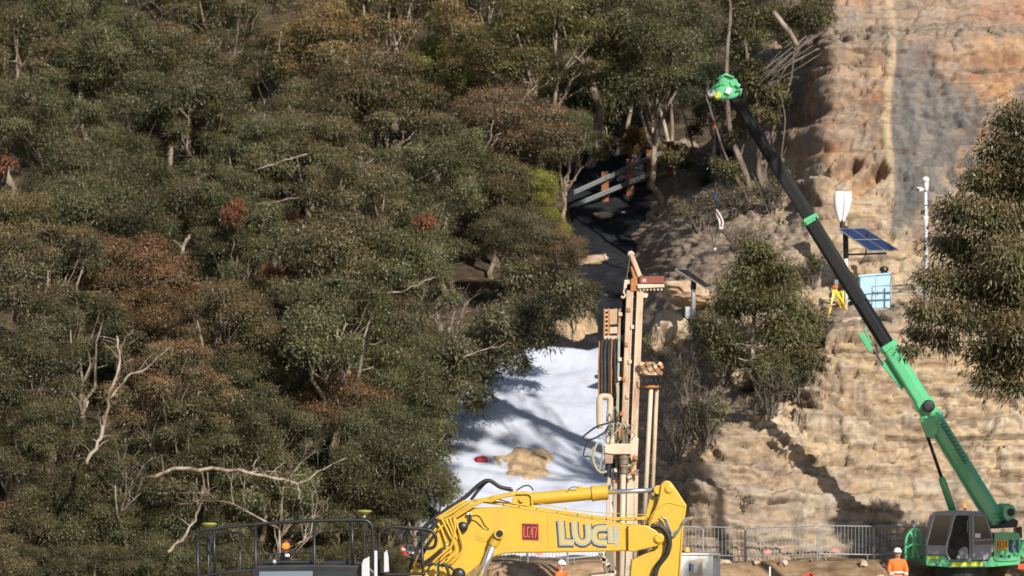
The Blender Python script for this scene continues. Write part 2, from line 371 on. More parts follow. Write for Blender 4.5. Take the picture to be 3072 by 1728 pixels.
    # carved slabs in the orange face above the wind turbine
    def slab(x0, y0, x1, y1, w, dep):
        tx, ty = x1-x0, y1-y0; L = math.hypot(tx, ty); tx, ty = tx/L, ty/L
        al = (ppx-x0)*tx + (ppy-y0)*ty; ac = -(ppx-x0)*ty + (ppy-y0)*tx
        return dep*sstep(-6, 0, ac)*(1-sstep(w*0.7, w, ac))*sstep(-10, 4, al)*(1-sstep(L-6, L+14, al))
    out += -slab(2490, 545, 2560, 478, 34, 0.7) - slab(2555, 560, 2640, 490, 44, 0.8) + slab(2455, 600, 2530, 480, 30, 0.5)
    seamx = 2672 - 12*sstep(0, 600, ppy) + 4*np.sin(ppy/70.0) + 8*(vnoise(ppy/60.0, ppy*0, 4) - 0.5)
    seam = (1 - sstep(8, 15, np.abs(ppx - seamx)))*(1 - sstep(560, 640, ppy))
    out += 0.07*seam
    gu = np.stack([np.gradient(q, axis=1) for q in (X, Yy, Z)], -1); gv = np.stack([np.gradient(q, axis=0) for q in (X, Yy, Z)], -1)
    N = np.cross(gu, gv); N /= np.maximum(np.linalg.norm(N, axis=-1, keepdims=True), 1e-9); N = np.where(N[..., 1:2] > 0, -N, N)
    k = np.ones(15)/15
    for ax in (0, 1): N = np.apply_along_axis(lambda q: np.convolve(np.pad(q, 7, mode='edge'), k, 'valid'), ax, N)
    X = X + out*N[..., 0]*0.9; Yd = Yy + out*N[..., 1]*0.9; Zd = Z + out*N[..., 2]*0.9
    # stains and zones of the rock itself
    nz = fbm(ppx/70, ppy/70, 15, 5) - 0.5; nf = fbm(ppx/22, ppy/30, 16, 4) - 0.5
    up = 1 - sstep(430, 640, ppy + 160*nz)
    wid = 2760 + 170*sstep(90, 330, ppy) - 170*sstep(430, 760, ppy)
    grey = sstep(0, 10, ppx - seamx - 10)*(1 - sstep(-50, 40, ppx - wid + 260*nz + 120*nf))*(1 - sstep(640, 760, ppy + 120*nz))*(0.25 + 0.75*sstep(60, 240, ppy + 160*nz))
    grey = grey*(1 - 0.6*sstep(0.05, 0.14, nf)*sstep(2740, 2840, ppx))
    grey = np.maximum(grey, 0.7*sstep(0.03, 0.13, fbm(ppx/110, ppy/70, 35, 5) - 0.5)*(1-sstep(330, 460, ppy))*sstep(90, 150, ppy))
    orange = np.maximum(0.85*sstep(2880, 2980, ppx + 200*nz)*(1-sstep(300, 480, ppy + 200*nf))*sstep(95, 130, ppy),
                        sstep(0.09, 0.2, fbm(ppx/60, ppy/120, 25, 5) - 0.5)*0.75*(1-sstep(560, 700, ppy))*sstep(110, 190, ppy))
    orange = np.maximum(orange, 0.9*sstep(0.3, 0.6, slab(2555, 560, 2640, 490, 44, 1) + 0.6*nf))
    orange = np.maximum(orange, 0.6*sstep(2290, 2250, ppx + 120*nf)*(1-sstep(500, 600, ppy)))
    soil = np.clip((1-steep)*1.1, 0, 1)
    soil = np.maximum(soil, (1-sstep(2080, 2150, ppx + 60*nz))*0.9)
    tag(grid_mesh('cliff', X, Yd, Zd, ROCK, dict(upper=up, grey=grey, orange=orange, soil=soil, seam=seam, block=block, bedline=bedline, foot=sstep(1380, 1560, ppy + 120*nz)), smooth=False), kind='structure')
    return dict(px=ppx, py=ppy, Y=Yd, X=X, Z=Zd)
CL = build_cliff()
def on_cliff(px, py):                                       # world point of the cliff seen near a pixel
    p_x = CL['X']/CL['Y']*F + 1536; p_y = HZ - (CL['Z']-CAMH)/CL['Y']*F
    d = (p_x-px)**2 + (p_y-py)**2
    near = d < d.min() + 60
    i = np.argmin(np.where(near, CL['Y'], 1e9)); return Vector((CL['X'].flat[i], CL['Y'].flat[i], CL['Z'].flat[i]))
# ------------------------------------------------------------------ foliage
def leaf_material(name, greens, red, gloss=0.42):
    """greens: dark, mid, light leaf colours; attribute leaf_mix picks one, leaf_new adds new growth; object colour tints a whole tree"""
    m, n, l, b = nodes(name)
    r = ramp(n, [(0.0, greens[0]), (0.5, greens[1]), (1.0, greens[2])]); l.new(attr(n, 'leaf_mix').outputs['Fac'], r.inputs[0])
    oi = n.new('ShaderNodeObjectInfo')
    am = n.new('ShaderNodeMath'); am.operation = 'MULTIPLY'; l.new(attr(n, 'leaf_new').outputs['Fac'], am.inputs[0]); l.new(oi.outputs['Alpha'], am.inputs[1])
    am.use_clamp = True
    c = mixc(n, l, am.outputs[0], r.outputs[0], red)
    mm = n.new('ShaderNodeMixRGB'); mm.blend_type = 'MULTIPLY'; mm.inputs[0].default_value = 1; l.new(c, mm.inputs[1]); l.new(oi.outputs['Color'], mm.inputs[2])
    l.new(mm.outputs[0], b.inputs['Base Color']); b.inputs['Roughness'].default_value = gloss; b.inputs['Specular IOR Level'].default_value = 0.36
    tr = n.new('ShaderNodeBsdfTranslucent'); l.new(mm.outputs[0], tr.inputs[0])
    mx = n.new('ShaderNodeMixShader'); mx.inputs[0].default_value = 0.22; l.new(b.outputs[0], mx.inputs[1]); l.new(tr.outputs[0], mx.inputs[2])
    l.new(mx.outputs[0], n['Material Output'].inputs['Surface']); return m
GUM = leaf_material('gum_leaves', [(0.038, 0.039, 0.018), (0.098, 0.094, 0.042), (0.215, 0.198, 0.12)], (0.25, 0.15, 0.08))
DEADLEAF = leaf_material('dead_leaves', [(0.12, 0.045, 0.025), (0.21, 0.085, 0.045), (0.3, 0.15, 0.085)], (0.22, 0.08, 0.04), 0.7)
def bark_material(name, stops):
    m, n, l, b = nodes(name); t = tex_noise(n, l, 2.0, 6, 0.65, stretch=(1.6, 1.6, 0.5)); r = ramp(n, stops); l.new(t.outputs[0], r.inputs[0])
    l.new(r.outputs[0], b.inputs['Base Color']); b.inputs['Roughness'].default_value = 0.85; b.inputs['Specular IOR Level'].default_value = 0.2
    bp = n.new('ShaderNodeBump'); bp.inputs['Strength'].default_value = 0.6; bp.inputs['Distance'].default_value = 0.03; l.new(t.outputs[0], bp.inputs['Height']); l.new(bp.outputs[0], b.inputs['Normal'])
    return m
BARK = bark_material('gum_bark', [(0.32, (0.09, 0.06, 0.042)), (0.45, (0.19, 0.14, 0.1)), (0.58, (0.31, 0.25, 0.19)), (0.72, (0.43, 0.37, 0.3))])
PALEBARK = bark_material('pale_bark', [(0.34, (0.16, 0.085, 0.045)), (0.43, (0.3, 0.22, 0.15)), (0.53, (0.43, 0.37, 0.29)), (0.66, (0.54, 0.48, 0.4))])
GREYTWIG = bark_material('grey_twig', [(0.3, (0.06, 0.048, 0.038)), (0.5, (0.13, 0.105, 0.085)), (0.7, (0.22, 0.185, 0.155))])

def leaves_mesh(name, pos, dirs, nrm, length, width, mixv, newv, mat):
    """one four-cornered leaf for every row of pos"""
    n = len(pos); dirs = dirs/np.linalg.norm(dirs, axis=1, keepdims=True)
    side = np.cross(dirs, nrm); side /= np.maximum(np.linalg.norm(side, axis=1, keepdims=True), 1e-6)
    L = length[:, None]; W = width[:, None]
    q = np.empty((n, 4, 3), np.float32)
    bend = np.cross(side, dirs)
    q[:, 0] = pos; q[:, 1] = pos + dirs*L*0.42 + side*W*0.5; q[:, 2] = pos + dirs*L + bend*L*0.12; q[:, 3] = pos + dirs*L*0.42 - side*W*0.5
    me = bpy.data.meshes.new(name); me.vertices.add(n*4); me.vertices.foreach_set('co', q.ravel())
    me.loops.add(n*4); me.loops.foreach_set('vertex_index', np.arange(n*4, dtype=np.int32))
    me.polygons.add(n); me.polygons.foreach_set('loop_start', np.arange(0, n*4, 4, dtype=np.int32)); me.update()
    for k, v in (('leaf_mix', mixv), ('leaf_new', newv)):
        a = me.attributes.new(k, 'FLOAT', 'POINT'); a.data.foreach_set('value', np.repeat(v, 4).astype(np.float32))
    me.materials.append(mat); return me
def foliage(name, clumps, rng, per_m2=330, leaf=(0.15, 0.042), droop=0.75, mat=None, new=1.0, fill=0.5):
    """clumps: list of (centre, rx, ry, rz); leaves sit in the outer half of each clump, denser on top"""
    ps, ds, ns, mx, nw = [], [], [], [], []
    for c, rx, ry, rz in clumps:
        area = 4*((rx*ry)**1.6/3 + (rx*rz)**1.6/3 + (ry*rz)**1.6/3)**(1/1.6)*1.6
        n = max(12, int(area*per_m2)); v = rng.normal(size=(n, 3)); v /= np.linalg.norm(v, axis=1, keepdims=True)
        v[:, 2] = np.where((v[:, 2] < -0.25) & (rng.random(n) < 0.6), -v[:, 2], v[:, 2])
        # break the shell into sprays
        k = max(5, int(area*3.2)); sp = rng.normal(size=(k, 3)); sp /= np.linalg.norm(sp, axis=1, keepdims=True); sp[:, 2] = np.abs(sp[:, 2])*0.9 - 0.12
        j = rng.integers(0, k, n); v = v*0.75 + sp[j]*0.8; v /= np.linalg.norm(v, axis=1, keepdims=True)
        rr = (1 - fill*rng.random(n)**1.5)*(0.66 + 0.58*rng.random(k)[j])
        p = np.array(c)[None] + v*rr[:, None]*np.array([rx, ry, rz])[None]
        d = v*0.55 + rng.normal(size=(n, 3))*0.55; d[:, 2] -= droop
        nm = v*1.15 + rng.normal(size=(n, 3))*0.42; nm[:, 2] += 0.25
        tone = rng.random()*0.5 - 0.25
        ps.append(p); ds.append(d); ns.append(nm)
        mx.append(np.clip(rng.normal(0.47, 0.22, n) + tone, 0, 1))
        top = np.clip((rr*v[:, 2] - 0.1)*1.3, 0, 1); spray = (rng.random(k) < 0.45)[j]
        nw.append(np.clip(top*(0.3 + 0.7*spray)*rng.random(n)*1.5*new + 0.25*(rng.random(n) < 0.1), 0, 1))
    P_, D, N = np.concatenate(ps), np.concatenate(ds), np.concatenate(ns); n = len(P_)
    return leaves_mesh(name, P_, D, N, leaf[0]*rng.uniform(0.65, 1.35, n), leaf[1]*rng.uniform(0.7, 1.3, n), np.concatenate(mx), np.concatenate(nw), mat or GUM)
def limb(rng, a, b, sag=0.12, k=5):
    a, b = np.array(a, float), np.array(b, float); L = np.linalg.norm(b-a); pts = []
    for i in range(k+1):
        t = i/k; p = a*(1-t) + b*t + rng.normal(size=3)*L*0.05*math.sin(math.pi*t); p[2] += -sag*L*math.sin(math.pi*t)*0.5
        pts.append(tuple(p))
    return pts
def gum_proto(name, seed, height=8.0, R=2.6, rzf=0.8, n_cl=24, per_m2=430, trunk_r=0.15, leaf=(0.12, 0.038), clump=1.0, lean=0.0, mat=None, low=0.36, zmin=-0.45, droop=0.75, bark=None, fork_jit=0.15, fill=0.5):
    """mesh pair (trunk, crown) about the origin; crown centre lies at height*0.72"""
    rng = np.random.default_rng(seed); mb = MB(); clumps = []
    fork = np.array([lean*0.4 + rng.normal()*fork_jit, rng.normal()*fork_jit, height*low]); cz = height*0.72
    mb.tube(limb(rng, (0, 0, -1.6), fork, 0.0, 6), [trunk_r*(1.3 - 0.5*i/6) for i in range(7)], 7)
    nl = 5 + seed % 3; limbs = []
    for i in range(nl):
        a = 2*math.pi*(i + rng.random()*0.8)/nl; q = 0.3 + 0.45*rng.random()
        e = np.array([lean + R*q*math.cos(a), R*q*math.sin(a), cz + R*rzf*(0.1 + 0.5*rng.random())])
        lp = limb(rng, fork + rng.normal(size=3)*0.06, e, 0.08, 5); limbs.append(lp)
        mb.tube(lp, [trunk_r*0.62*(1 - 0.15*q_) for q_ in range(6)], 5)
    ga = math.pi*(3 - math.sqrt(5))
    for i in range(n_cl):
        zz = 1 - (1 - zmin)*(i + 0.5)/n_cl; rr = math.sqrt(max(0, 1 - zz*zz)); a = ga*i + rng.random()*0.7
        d = (0.55 + 0.5*rng.random()) if i % 4 else 0.45
        c = np.array([lean + R*d*rr*math.cos(a), R*d*rr*math.sin(a), cz + R*rzf*zz*(0.75 + 0.35*rng.random())])
        rx = clump*(0.6 + 0.55*rng.random())
        clumps.append((tuple(c), rx, rx*(0.8 + 0.4*rng.random()), rx*(0.55 + 0.3*rng.random())))
        lp = min(limbs, key=lambda L: np.linalg.norm(np.array(L[3]) - c)); st = np.array(lp[2 + i % 3])
        r0 = trunk_r*0.26
        mb.tube(limb(rng, st, c, 0.05, 4), [r0, r0*0.8, r0*0.62, r0*0.45, r0*0.25], 4)
        for w in range(3):
            e3 = c + rng.normal(size=3)*rx*0.55
            mb.tube([tuple(c), tuple((c+e3)/2 + rng.normal(size=3)*0.06), tuple(e3)], [r0*0.3, r0*0.22, r0*0.12], 3, False)
    cr = foliage(name + '_crown', clumps, rng, per_m2, leaf, droop, mat=mat, fill=fill)
    me = bpy.data.meshes.new(name + '_trunk'); me.from_pydata(mb.v, [], mb.f); me.update()
    me.polygons.foreach_set('use_smooth', [True]*len(me.polygons)); me.materials.append(bark or BARK)
    return me, cr, height, R + 0.75*clump

PROTO = []
for i, (h, r, zf, nc, cl) in enumerate([(8.0, 2.6, 0.75, 24, 1.0), (8.5, 3.0, 0.72, 30, 1.0), (7.4, 2.3, 0.85, 20, 1.0), (9.0, 2.5, 0.95, 25, 0.95),
                                       (7.8, 3.0, 0.62, 28, 1.05), (8.6, 2.3, 1.0, 22, 0.9), (7.0, 2.6, 0.7, 22, 1.05), (9.2, 2.7, 0.85, 24, 0.9)]):
    PROTO.append(gum_proto('gum%d' % i, 100 + i, h, r, zf, nc, clump=cl, trunk_r=0.15 + 0.015*(i % 3)))

SLOPE = 0.47
def place_tree(name, vx, vy, width, proto, tint, red, label, cat='tree', group=None, rot=None, rng=random, squash=1.0, Y=None):
    """crown centre at a view pixel; the trunk stands on the hillside"""
    tm, cm, h, rad = PROTO[proto] if isinstance(proto, int) else proto
    px, py = vx*1.19255, vy*1.19255; sc = 1.0; y_ = Y
    for it in range(12):                                    # distance at which the scaled tree stands on the slope
        if Y is None: y_ = min(max((CAMH + SLOPE*110 - h*0.72*sc*squash)/(SLOPE - (HZ-py)/F), 112.0), 235)
        sc = 0.5*sc + 0.5*(width*1.19255/F*y_)/(2*rad)
    x_ = (px-1536)/F*y_; zc = CAMH + (HZ-py)/F*y_
    root = thing(name, (x_, y_, zc - h*0.72*sc*squash), label, cat, group)
    a = rng.random()*6.283 if rot is None else rot
    for nm, me in (('trunk', tm), ('crown', cm)):
        o = link_mesh(nm, me, None, root); o.scale = (sc, sc, sc*squash); o.rotation_euler = (0, 0, a)
        if nm == 'crown': o.color = (*tint, red)
    return root
# ------------------------------------------------------------------ the wooded slope, row by row: crown centre (view px), width, tone
TONES = {'o': ((1.05, 1.0, 0.9), 0.45, 'olive'), 'g': ((0.9, 1.0, 0.85), 0.35, 'green'), 'd': ((0.74, 0.78, 0.68), 0.45, 'dark green'),
         'b': ((1.05, 0.92, 0.85), 0.95, 'brown tinged'), 't': ((1.35, 1.2, 1.0), 0.75, 'tan tipped'), 'r': ((1.08, 0.88, 0.85), 1.5, 'red tipped'),
         'y': ((1.5, 1.65, 0.85), 0.1, 'yellow green'), 's': ((1.02, 1.03, 1.0), 0.6, 'grey green')}
ROWS = [
 ('topmost', [(-30,40,230,'o'),(90,60,220,'g'),(205,75,230,'g'),(330,90,220,'o'),(455,55,230,'o'),(585,65,240,'o'),(720,50,250,'b'),(850,60,240,'t'),(975,45,270,'t'),(1120,20,250,'d'),(1170,70,200,'d'),(1225,0,250,'d'),(1400,-20,220,'d'),(1500,10,260,'g'),(1640,50,260,'g'),(1755,40,230,'g')]),
 ('second', [(30,185,250,'o'),(170,215,240,'g'),(290,190,260,'g'),(425,195,230,'o'),(555,180,250,'o'),(690,205,250,'o'),(820,180,250,'t'),(950,165,280,'t'),(1085,215,200,'y'),(1180,170,230,'b'),(1520,160,230,'d'),(1655,175,230,'g')]),
 ('third', [(-20,330,240,'o'),(110,340,250,'g'),(240,340,250,'o'),(375,325,240,'g'),(510,325,260,'d'),(660,305,260,'o'),(800,335,270,'o'),(935,300,280,'o'),(1090,345,260,'b'),(1420,360,170,'g')]),
 ('fourth', [(60,465,250,'o'),(200,475,250,'d'),(340,455,240,'g'),(470,480,200,'o'),(690,445,260,'g'),(830,455,250,'o'),(965,450,260,'o'),(1110,465,260,'g'),(1230,480,220,'o')]),
 ('fifth', [(190,560,240,'g'),(330,575,250,'g'),(455,600,230,'d'),(620,590,260,'g'),(770,585,260,'d'),(905,560,240,'o'),(1050,580,230,'g'),(1190,560,260,'s'),(1300,610,220,'s')]),
 ('sixth', [(130,720,260,'s'),(545,700,250,'d'),(690,715,250,'g'),(850,715,260,'o'),(1000,735,260,'g'),(1140,715,260,'s'),(1265,750,260,'s'),(1390,760,220,'s')]),
 ('seventh', [(70,890,280,'o'),(210,860,220,'d'),(560,865,280,'b'),(690,850,260,'o'),(830,850,260,'g'),(965,870,260,'s'),(1095,850,260,'s'),(1215,870,260,'s'),(1300,830,220,'s')]),
 ('eighth', [(30,1010,240,'d'),(170,1005,220,'b'),(440,1010,250,'b'),(600,1000,250,'d'),(740,1010,230,'o'),(990,990,250,'g'),(1085,955,220,'g')]),
 ('ninth', [(20,1120,220,'d'),(140,1140,240,'d'),(330,1120,250,'b'),(480,1130,240,'d'),(650,1120,240,'d'),(800,1120,240,'g'),(950,1120,230,'g'),(1045,1095,180,'g')]),
 ('tenth', [(15,1280,240,'o'),(140,1290,240,'d'),(270,1270,230,'d'),(400,1270,250,'d'),(540,1250,230,'d'),(690,1300,240,'g'),(840,1240,250,'d'),(960,1240,220,'d'),(1050,1230,160,'g')]),
 ('low front', [(-10,1450,230,'o'),(90,1470,220,'d'),(190,1460,220,'d'),(300,1470,220,'d'),(400,1455,210,'g'),(500,1470,200,'g'),(590,1465,190,'d'),(690,1475,190,'d'),(790,1460,190,'d'),(890,1450,180,'d'),(985,1450,160,'d')]),
 ('lowest', [(20,1400,260,'r'),(150,1410,250,'d'),(290,1400,240,'s'),(430,1400,230,'g'),(570,1400,230,'g'),(720,1390,240,'g'),(860,1370,230,'d'),(980,1350,200,'d')]),
]
ORD = ['first', 'second', 'third', 'fourth', 'fifth', 'sixth', 'seventh', 'eighth', 'ninth', 'tenth', 'eleventh', 'twelfth', 'thirteenth', 'fourteenth', 'fifteenth', 'sixteenth', 'seventeenth']
rnd = random.Random(11); FOREST = {}
ON_SHEET = {('sixth', 6), ('sixth', 7), ('seventh', 7), ('seventh', 8), ('seventh', 6)}
for rn, lst in ROWS:
    keep = [q for i, q in enumerate(sorted(lst)) if (rn, i) not in ON_SHEET]; ph = ROWS.index((rn, lst)) % 3
    if rn != 'low front': keep = [q for i, q in enumerate(keep) if i % 3 != ph or q[2] < 200]
    for k, (vx, vy, w, t) in enumerate(keep):
        tint, red, word = TONES[t]; j = 0.88 + 0.24*rnd.random(); tint = tuple(c*j for c in tint)
        lab = '%s gum crown, %s from left in the %s row on the wooded slope' % (word, ORD[k], rn)
        FOREST[(rn, k)] = place_tree(name='gum_tree', Y=106.5 if rn == 'low front' else None, vx=vx + rnd.uniform(-10, 10), vy=vy + rnd.uniform(-10, 10), width=w*(rnd.uniform(1.3, 1.75) if rn != 'low front' else 1.2), proto=rnd.randrange(8), tint=tint, red=red*rnd.uniform(1.0, 1.7), label=lab, group='gum trees on the wooded slope', rng=rnd)
# crowns that stand out by their look
G = 'standout gum trees on the wooded slope'
big_dome = place_tree('gum_tree', 1345, 160, 540, 1, (1.15, 1.12, 0.8), 0.5, 'largest rounded olive gum crown, high on the slope left of the crane tip', group=G, rot=0.4, squash=0.9)
red_dome = place_tree('gum_tree', 1250, 360, 500, 4, (1.05, 0.95, 0.98), 1.6, 'broad grey green gum with a pinkish red tipped crown above the yellow green shrubs', group=G, rot=2.0, squash=0.85)
left_dome = place_tree('gum_tree', 60, 650, 470, 1, (1.15, 1.05, 0.85), 0.6, 'wide rounded olive gum crown at the left edge at mid height', group=G, rot=3.3)
brown_dome = place_tree('gum_tree', 300, 730, 500, 4, (1.1, 0.85, 0.8), 1.8, 'broad rust brown gum crown right of the rounded olive crown at the left edge', group=G, rot=1.0, squash=0.85)
brown_dome2 = place_tree('gum_tree', 400, 830, 400, 6, (1.05, 0.85, 0.75), 1.5, 'rust brown gum crown with bare pale limbs hanging below it', group=G, rot=1.9, squash=0.85)
red_low = place_tree('gum_tree', 880, 1040, 380, 6, (1.1, 0.9, 0.85), 1.6, 'red brown gum crown above the long pale horizontal limb', group=G, rot=0.2, squash=0.85)
yellow_a = place_tree('wattle_tree', 1335, 495, 200, 2, (1.9, 1.95, 0.75), 0.0, 'yellow green wattle left of the steel guardrail', 'tree', G, rot=0.3)
yellow_b = place_tree('wattle_tree', 1375, 575, 150, 5, (1.8, 1.85, 0.7), 0.1, 'smaller yellow green wattle just below the larger one', 'tree', G, rot=2.3)
pink_edge = place_tree('gum_tree', 1400, 650, 210, 0, (1.1, 0.98, 0.98), 1.3, 'pink tipped gum crown at the edge of the black sheeted track', group=G, rot=2.0)
front_bush = place_tree('gum_tree', 1445, 740, 140, 3, (1.0, 1.0, 0.9), 0.5, 'small olive gum crown touching the black sheeted track', group=G, rot=0.7)
# dead brown sprays that hang in their trees
def dead_spray(root, vx, vy, w, h, Y, seed):
    rng = np.random.default_rng(seed); s = 1.19255/F*Y
    cl = [(tuple(V(vx + rng.normal()*w*0.2, vy + rng.normal()*h*0.2, Y + rng.normal()*0.3) - ORG[root.name]), w*s*0.32, 0.5, h*s*0.3) for _ in range(4)]
    link_mesh('dead_foliage', foliage('dead_foliage', cl, rng, 300, (0.16, 0.045), mat=DEADLEAF), None, root)['label'] = 'rust red dead foliage'
def ydist(root): return ORG[root.name].y
def nearest(vx, vy, lift=5.0):
    best = None
    for r in FOREST.values():
        o = ORG[r.name]; c = o + Vector((0, 0, lift)); q = ((c.x/c.y*F + 1536)/1.19255, (HZ - (c.z-CAMH)/c.y*F)/1.19255)
        d = (q[0]-vx)**2 + (q[1]-vy)**2
        if best is None or d < best[0]: best = (d, r)
    return best[1]
for sd, (vx, vy, w, h) in enumerate([(548, 490, 85, 110), (590, 545, 60, 80), (735, 555, 45, 60), (1075, 570, 70, 60), (1055, 680, 60, 90), (690, 690, 60, 70), (20, 410, 40, 40)]):
    r = nearest(vx, vy); dead_spray(r, vx, vy, w, h, ydist(r) - 3.4, 300 + sd)
# pale limbs that show in front of the leaves (view px)
def pale_limb(root, pts, r0, r1, Y, wob=0.03, seed=0, mat=None, name='limb'):
    rg = random.Random(seed)
    w = [V(x, y, Y + rg.uniform(-0.25, 0.25)) for x, y in pts]; w = smooth_path(w, 4); n = len(w)
    w = [p + Vector((rg.gauss(0, wob), rg.gauss(0, wob), rg.gauss(0, wob))) for p in w]
    rad = [(r0 + (r1-r0)*i/(n-1))*0.58*rg.uniform(0.8, 1.15) for i in range(n)]; mb = MB().tube(w, rad, 7)
    for k in range(2, n - 1):                               # side twigs
        if rg.random() < 0.75:
            d = Vector((rg.gauss(0, 1), rg.gauss(0, 0.7), abs(rg.gauss(0.3, 0.7)))).normalized()*rg.uniform(0.3, 0.9)
            mb.tube([w[k], w[k] + d*0.5 + Vector((0, 0, 0.05)), w[k] + d], [rad[k]*0.4, rad[k]*0.28, rad[k]*0.12], 4)
    mb.build(name, mat or PALEBARK, root, smooth=True)
LIMBBARK = bark_material('limb_bark', [(0.34, (0.12, 0.07, 0.045)), (0.45, (0.22, 0.165, 0.12)), (0.55, (0.34, 0.285, 0.225)), (0.68, (0.44, 0.39, 0.32))])
LIMBS = [([(372,1200),(470,1180),(600,1183),(680,1200),(745,1217)], .10, .085), ([(745,1217),(800,1190),(870,1150)], .07, .02), ([(640,1185),(645,1150),(662,1120)], .035, .012),
 ([(748,1215),(752,1240),(758,1268)], .04, .012), ([(215,1168),(245,1110),(265,1060),(278,985),(300,905),(292,845)], .12, .06), ([(275,1000),(320,950),(370,925),(420,880),(440,865)], .07, .025),
 ([(300,900),(312,860),(335,830)], .04, .015), ([(605,512),(680,510),(740,498),(790,485)], .075, .03), ([(715,665),(800,655),(870,642),(915,620),(942,575)], .075, .03), ([(925,742),(1010,730),(1060,712),(1095,698)], .06, .025),
 ([(615,335),(680,312),(745,283)], .075, .05), ([(650,425),(710,405),(775,388)], .06, .03), ([(855,475),(895,440),(935,400)], .06, .02), ([(900,440),(905,400),(915,365)], .05, .02), ([(960,230),(945,200),(938,170)], .04, .02),
 ([(1290,275),(1325,240),(1350,215)], .07, .035), ([(1215,385),(1235,345),(1240,300)], .05, .02), ([(1235,375),(1258,330)], .04, .02), ([(75,885),(110,845),(135,825)], .1, .04), ([(452,660),(462,620),(478,590)], .16, .1),
 ([(700,130),(705,80)], .05, .03), ([(320,235),(322,180)], .05, .03), ([(155,90),(165,40)], .05, .03), ([(1160,900),(1220,880),(1290,862)], .05, .02), ([(1380,740),(1420,715),(1450,695)], .045, .02), ([(420,1395),(470,1340),(500,1280),(515,1240)], .09, .04)]
for i, (pts, r0, r1) in enumerate(LIMBS):
    vx = sum(p[0] for p in pts)/len(pts); vy = sum(p[1] for p in pts)/len(pts)
    r = nearest(vx, vy); pale_limb(r, pts, r0, r1, ydist(r) - 3.3, seed=i, mat=LIMBBARK)
# bare dead trees standing among the crowns
def bare_tree(vx, vy, h, label, seed, Yoff=-3.0):
    rg = random.Random(seed); px, py = vx*1.19255, vy*1.19255; Y = (CAMH + SLOPE*110 - h*0.8)/(SLOPE - (HZ-py)/F) + Yoff; top = P(px, py, Y); base = top - Vector((0, 0, h)); mb = MB()
    def grow(p, d, L, r, lev):
        pts = [p]; q = p.copy(); dd = d.copy()
        for i in range(4):
            dd = (dd + Vector((rg.gauss(0, .16), rg.gauss(0, .16), rg.gauss(.05, .1)))).normalized(); q = q + dd*L/4; pts.append(q.copy())
        mb.tube(pts, [r*(1 - .17*i) for i in range(5)], 6 if lev < 2 else 4)
        if lev < 4:
            for k in range(3 if lev else 4):
                s = pts[rg.choice([2, 3, 4])]; nd = (dd*rg.uniform(.5, 1) + Vector((rg.gauss(0, .7), rg.gauss(0, .5), rg.gauss(.25, .35)))).normalized(); grow(s, nd, L*rg.uniform(.5, .75), r*.5, lev + 1)
    t = thing('dead_tree', base, label, 'tree', 'bare dead trees on the wooded slope'); grow(base, Vector((rg.gauss(0, .15), 0, 1)), h*.5, .09, 0)
    mb.build('branches', LIMBBARK, t, smooth=True)
for i, (vx, vy, h, lab) in enumerate([(905, 385, 6, 'bare forked dead tree in the middle of the slope'), (235, 60, 6, 'bare dead tree near the top left corner'), (1240, 300, 5, 'bare pale forked tree inside the pink tipped crown'), (700, 1130, 5, 'bare twiggy tree above the long pale limb'),
                                      (985, 170, 6, 'bare pale dead tree high on the slope right of centre'), (330, 1010, 6, 'bare dead tree below the rust brown crowns'), (560, 240, 6, 'bare dead tree left of centre high on the slope'), (950, 520, 5, 'bare dead tree left of the wattles'), (1130, 640, 5, 'bare thin dead tree left of the pink tipped crown by the track'), (110, 330, 6, 'bare dead tree at the far left of the upper slope')]):
    bare_tree(vx, vy, h, lab, 70 + i)
# bushy ground cover between the trunks
rng = np.random.default_rng(5); cl = []
while len(cl) < 520:
    x = rng.uniform(-26, 13); y = rng.uniform(111, 176)
    if -3.4 < x < 6.8 and y < 148 - 0*x: continue
    if abs(x)/y*F > 1620: continue
    r = rng.uniform(0.45, 0.95); cl.append(((x, y, hz(x, y) + r*0.35), r, r, r*0.75))
tag(link_mesh('undergrowth', foliage('undergrowth', cl, rng, 75, (0.2, 0.07)), None), 'low bushy undergrowth between the gum trunks on the slope', 'undergrowth', kind='stuff').color = (0.85, 0.9, 0.8, 0.3)
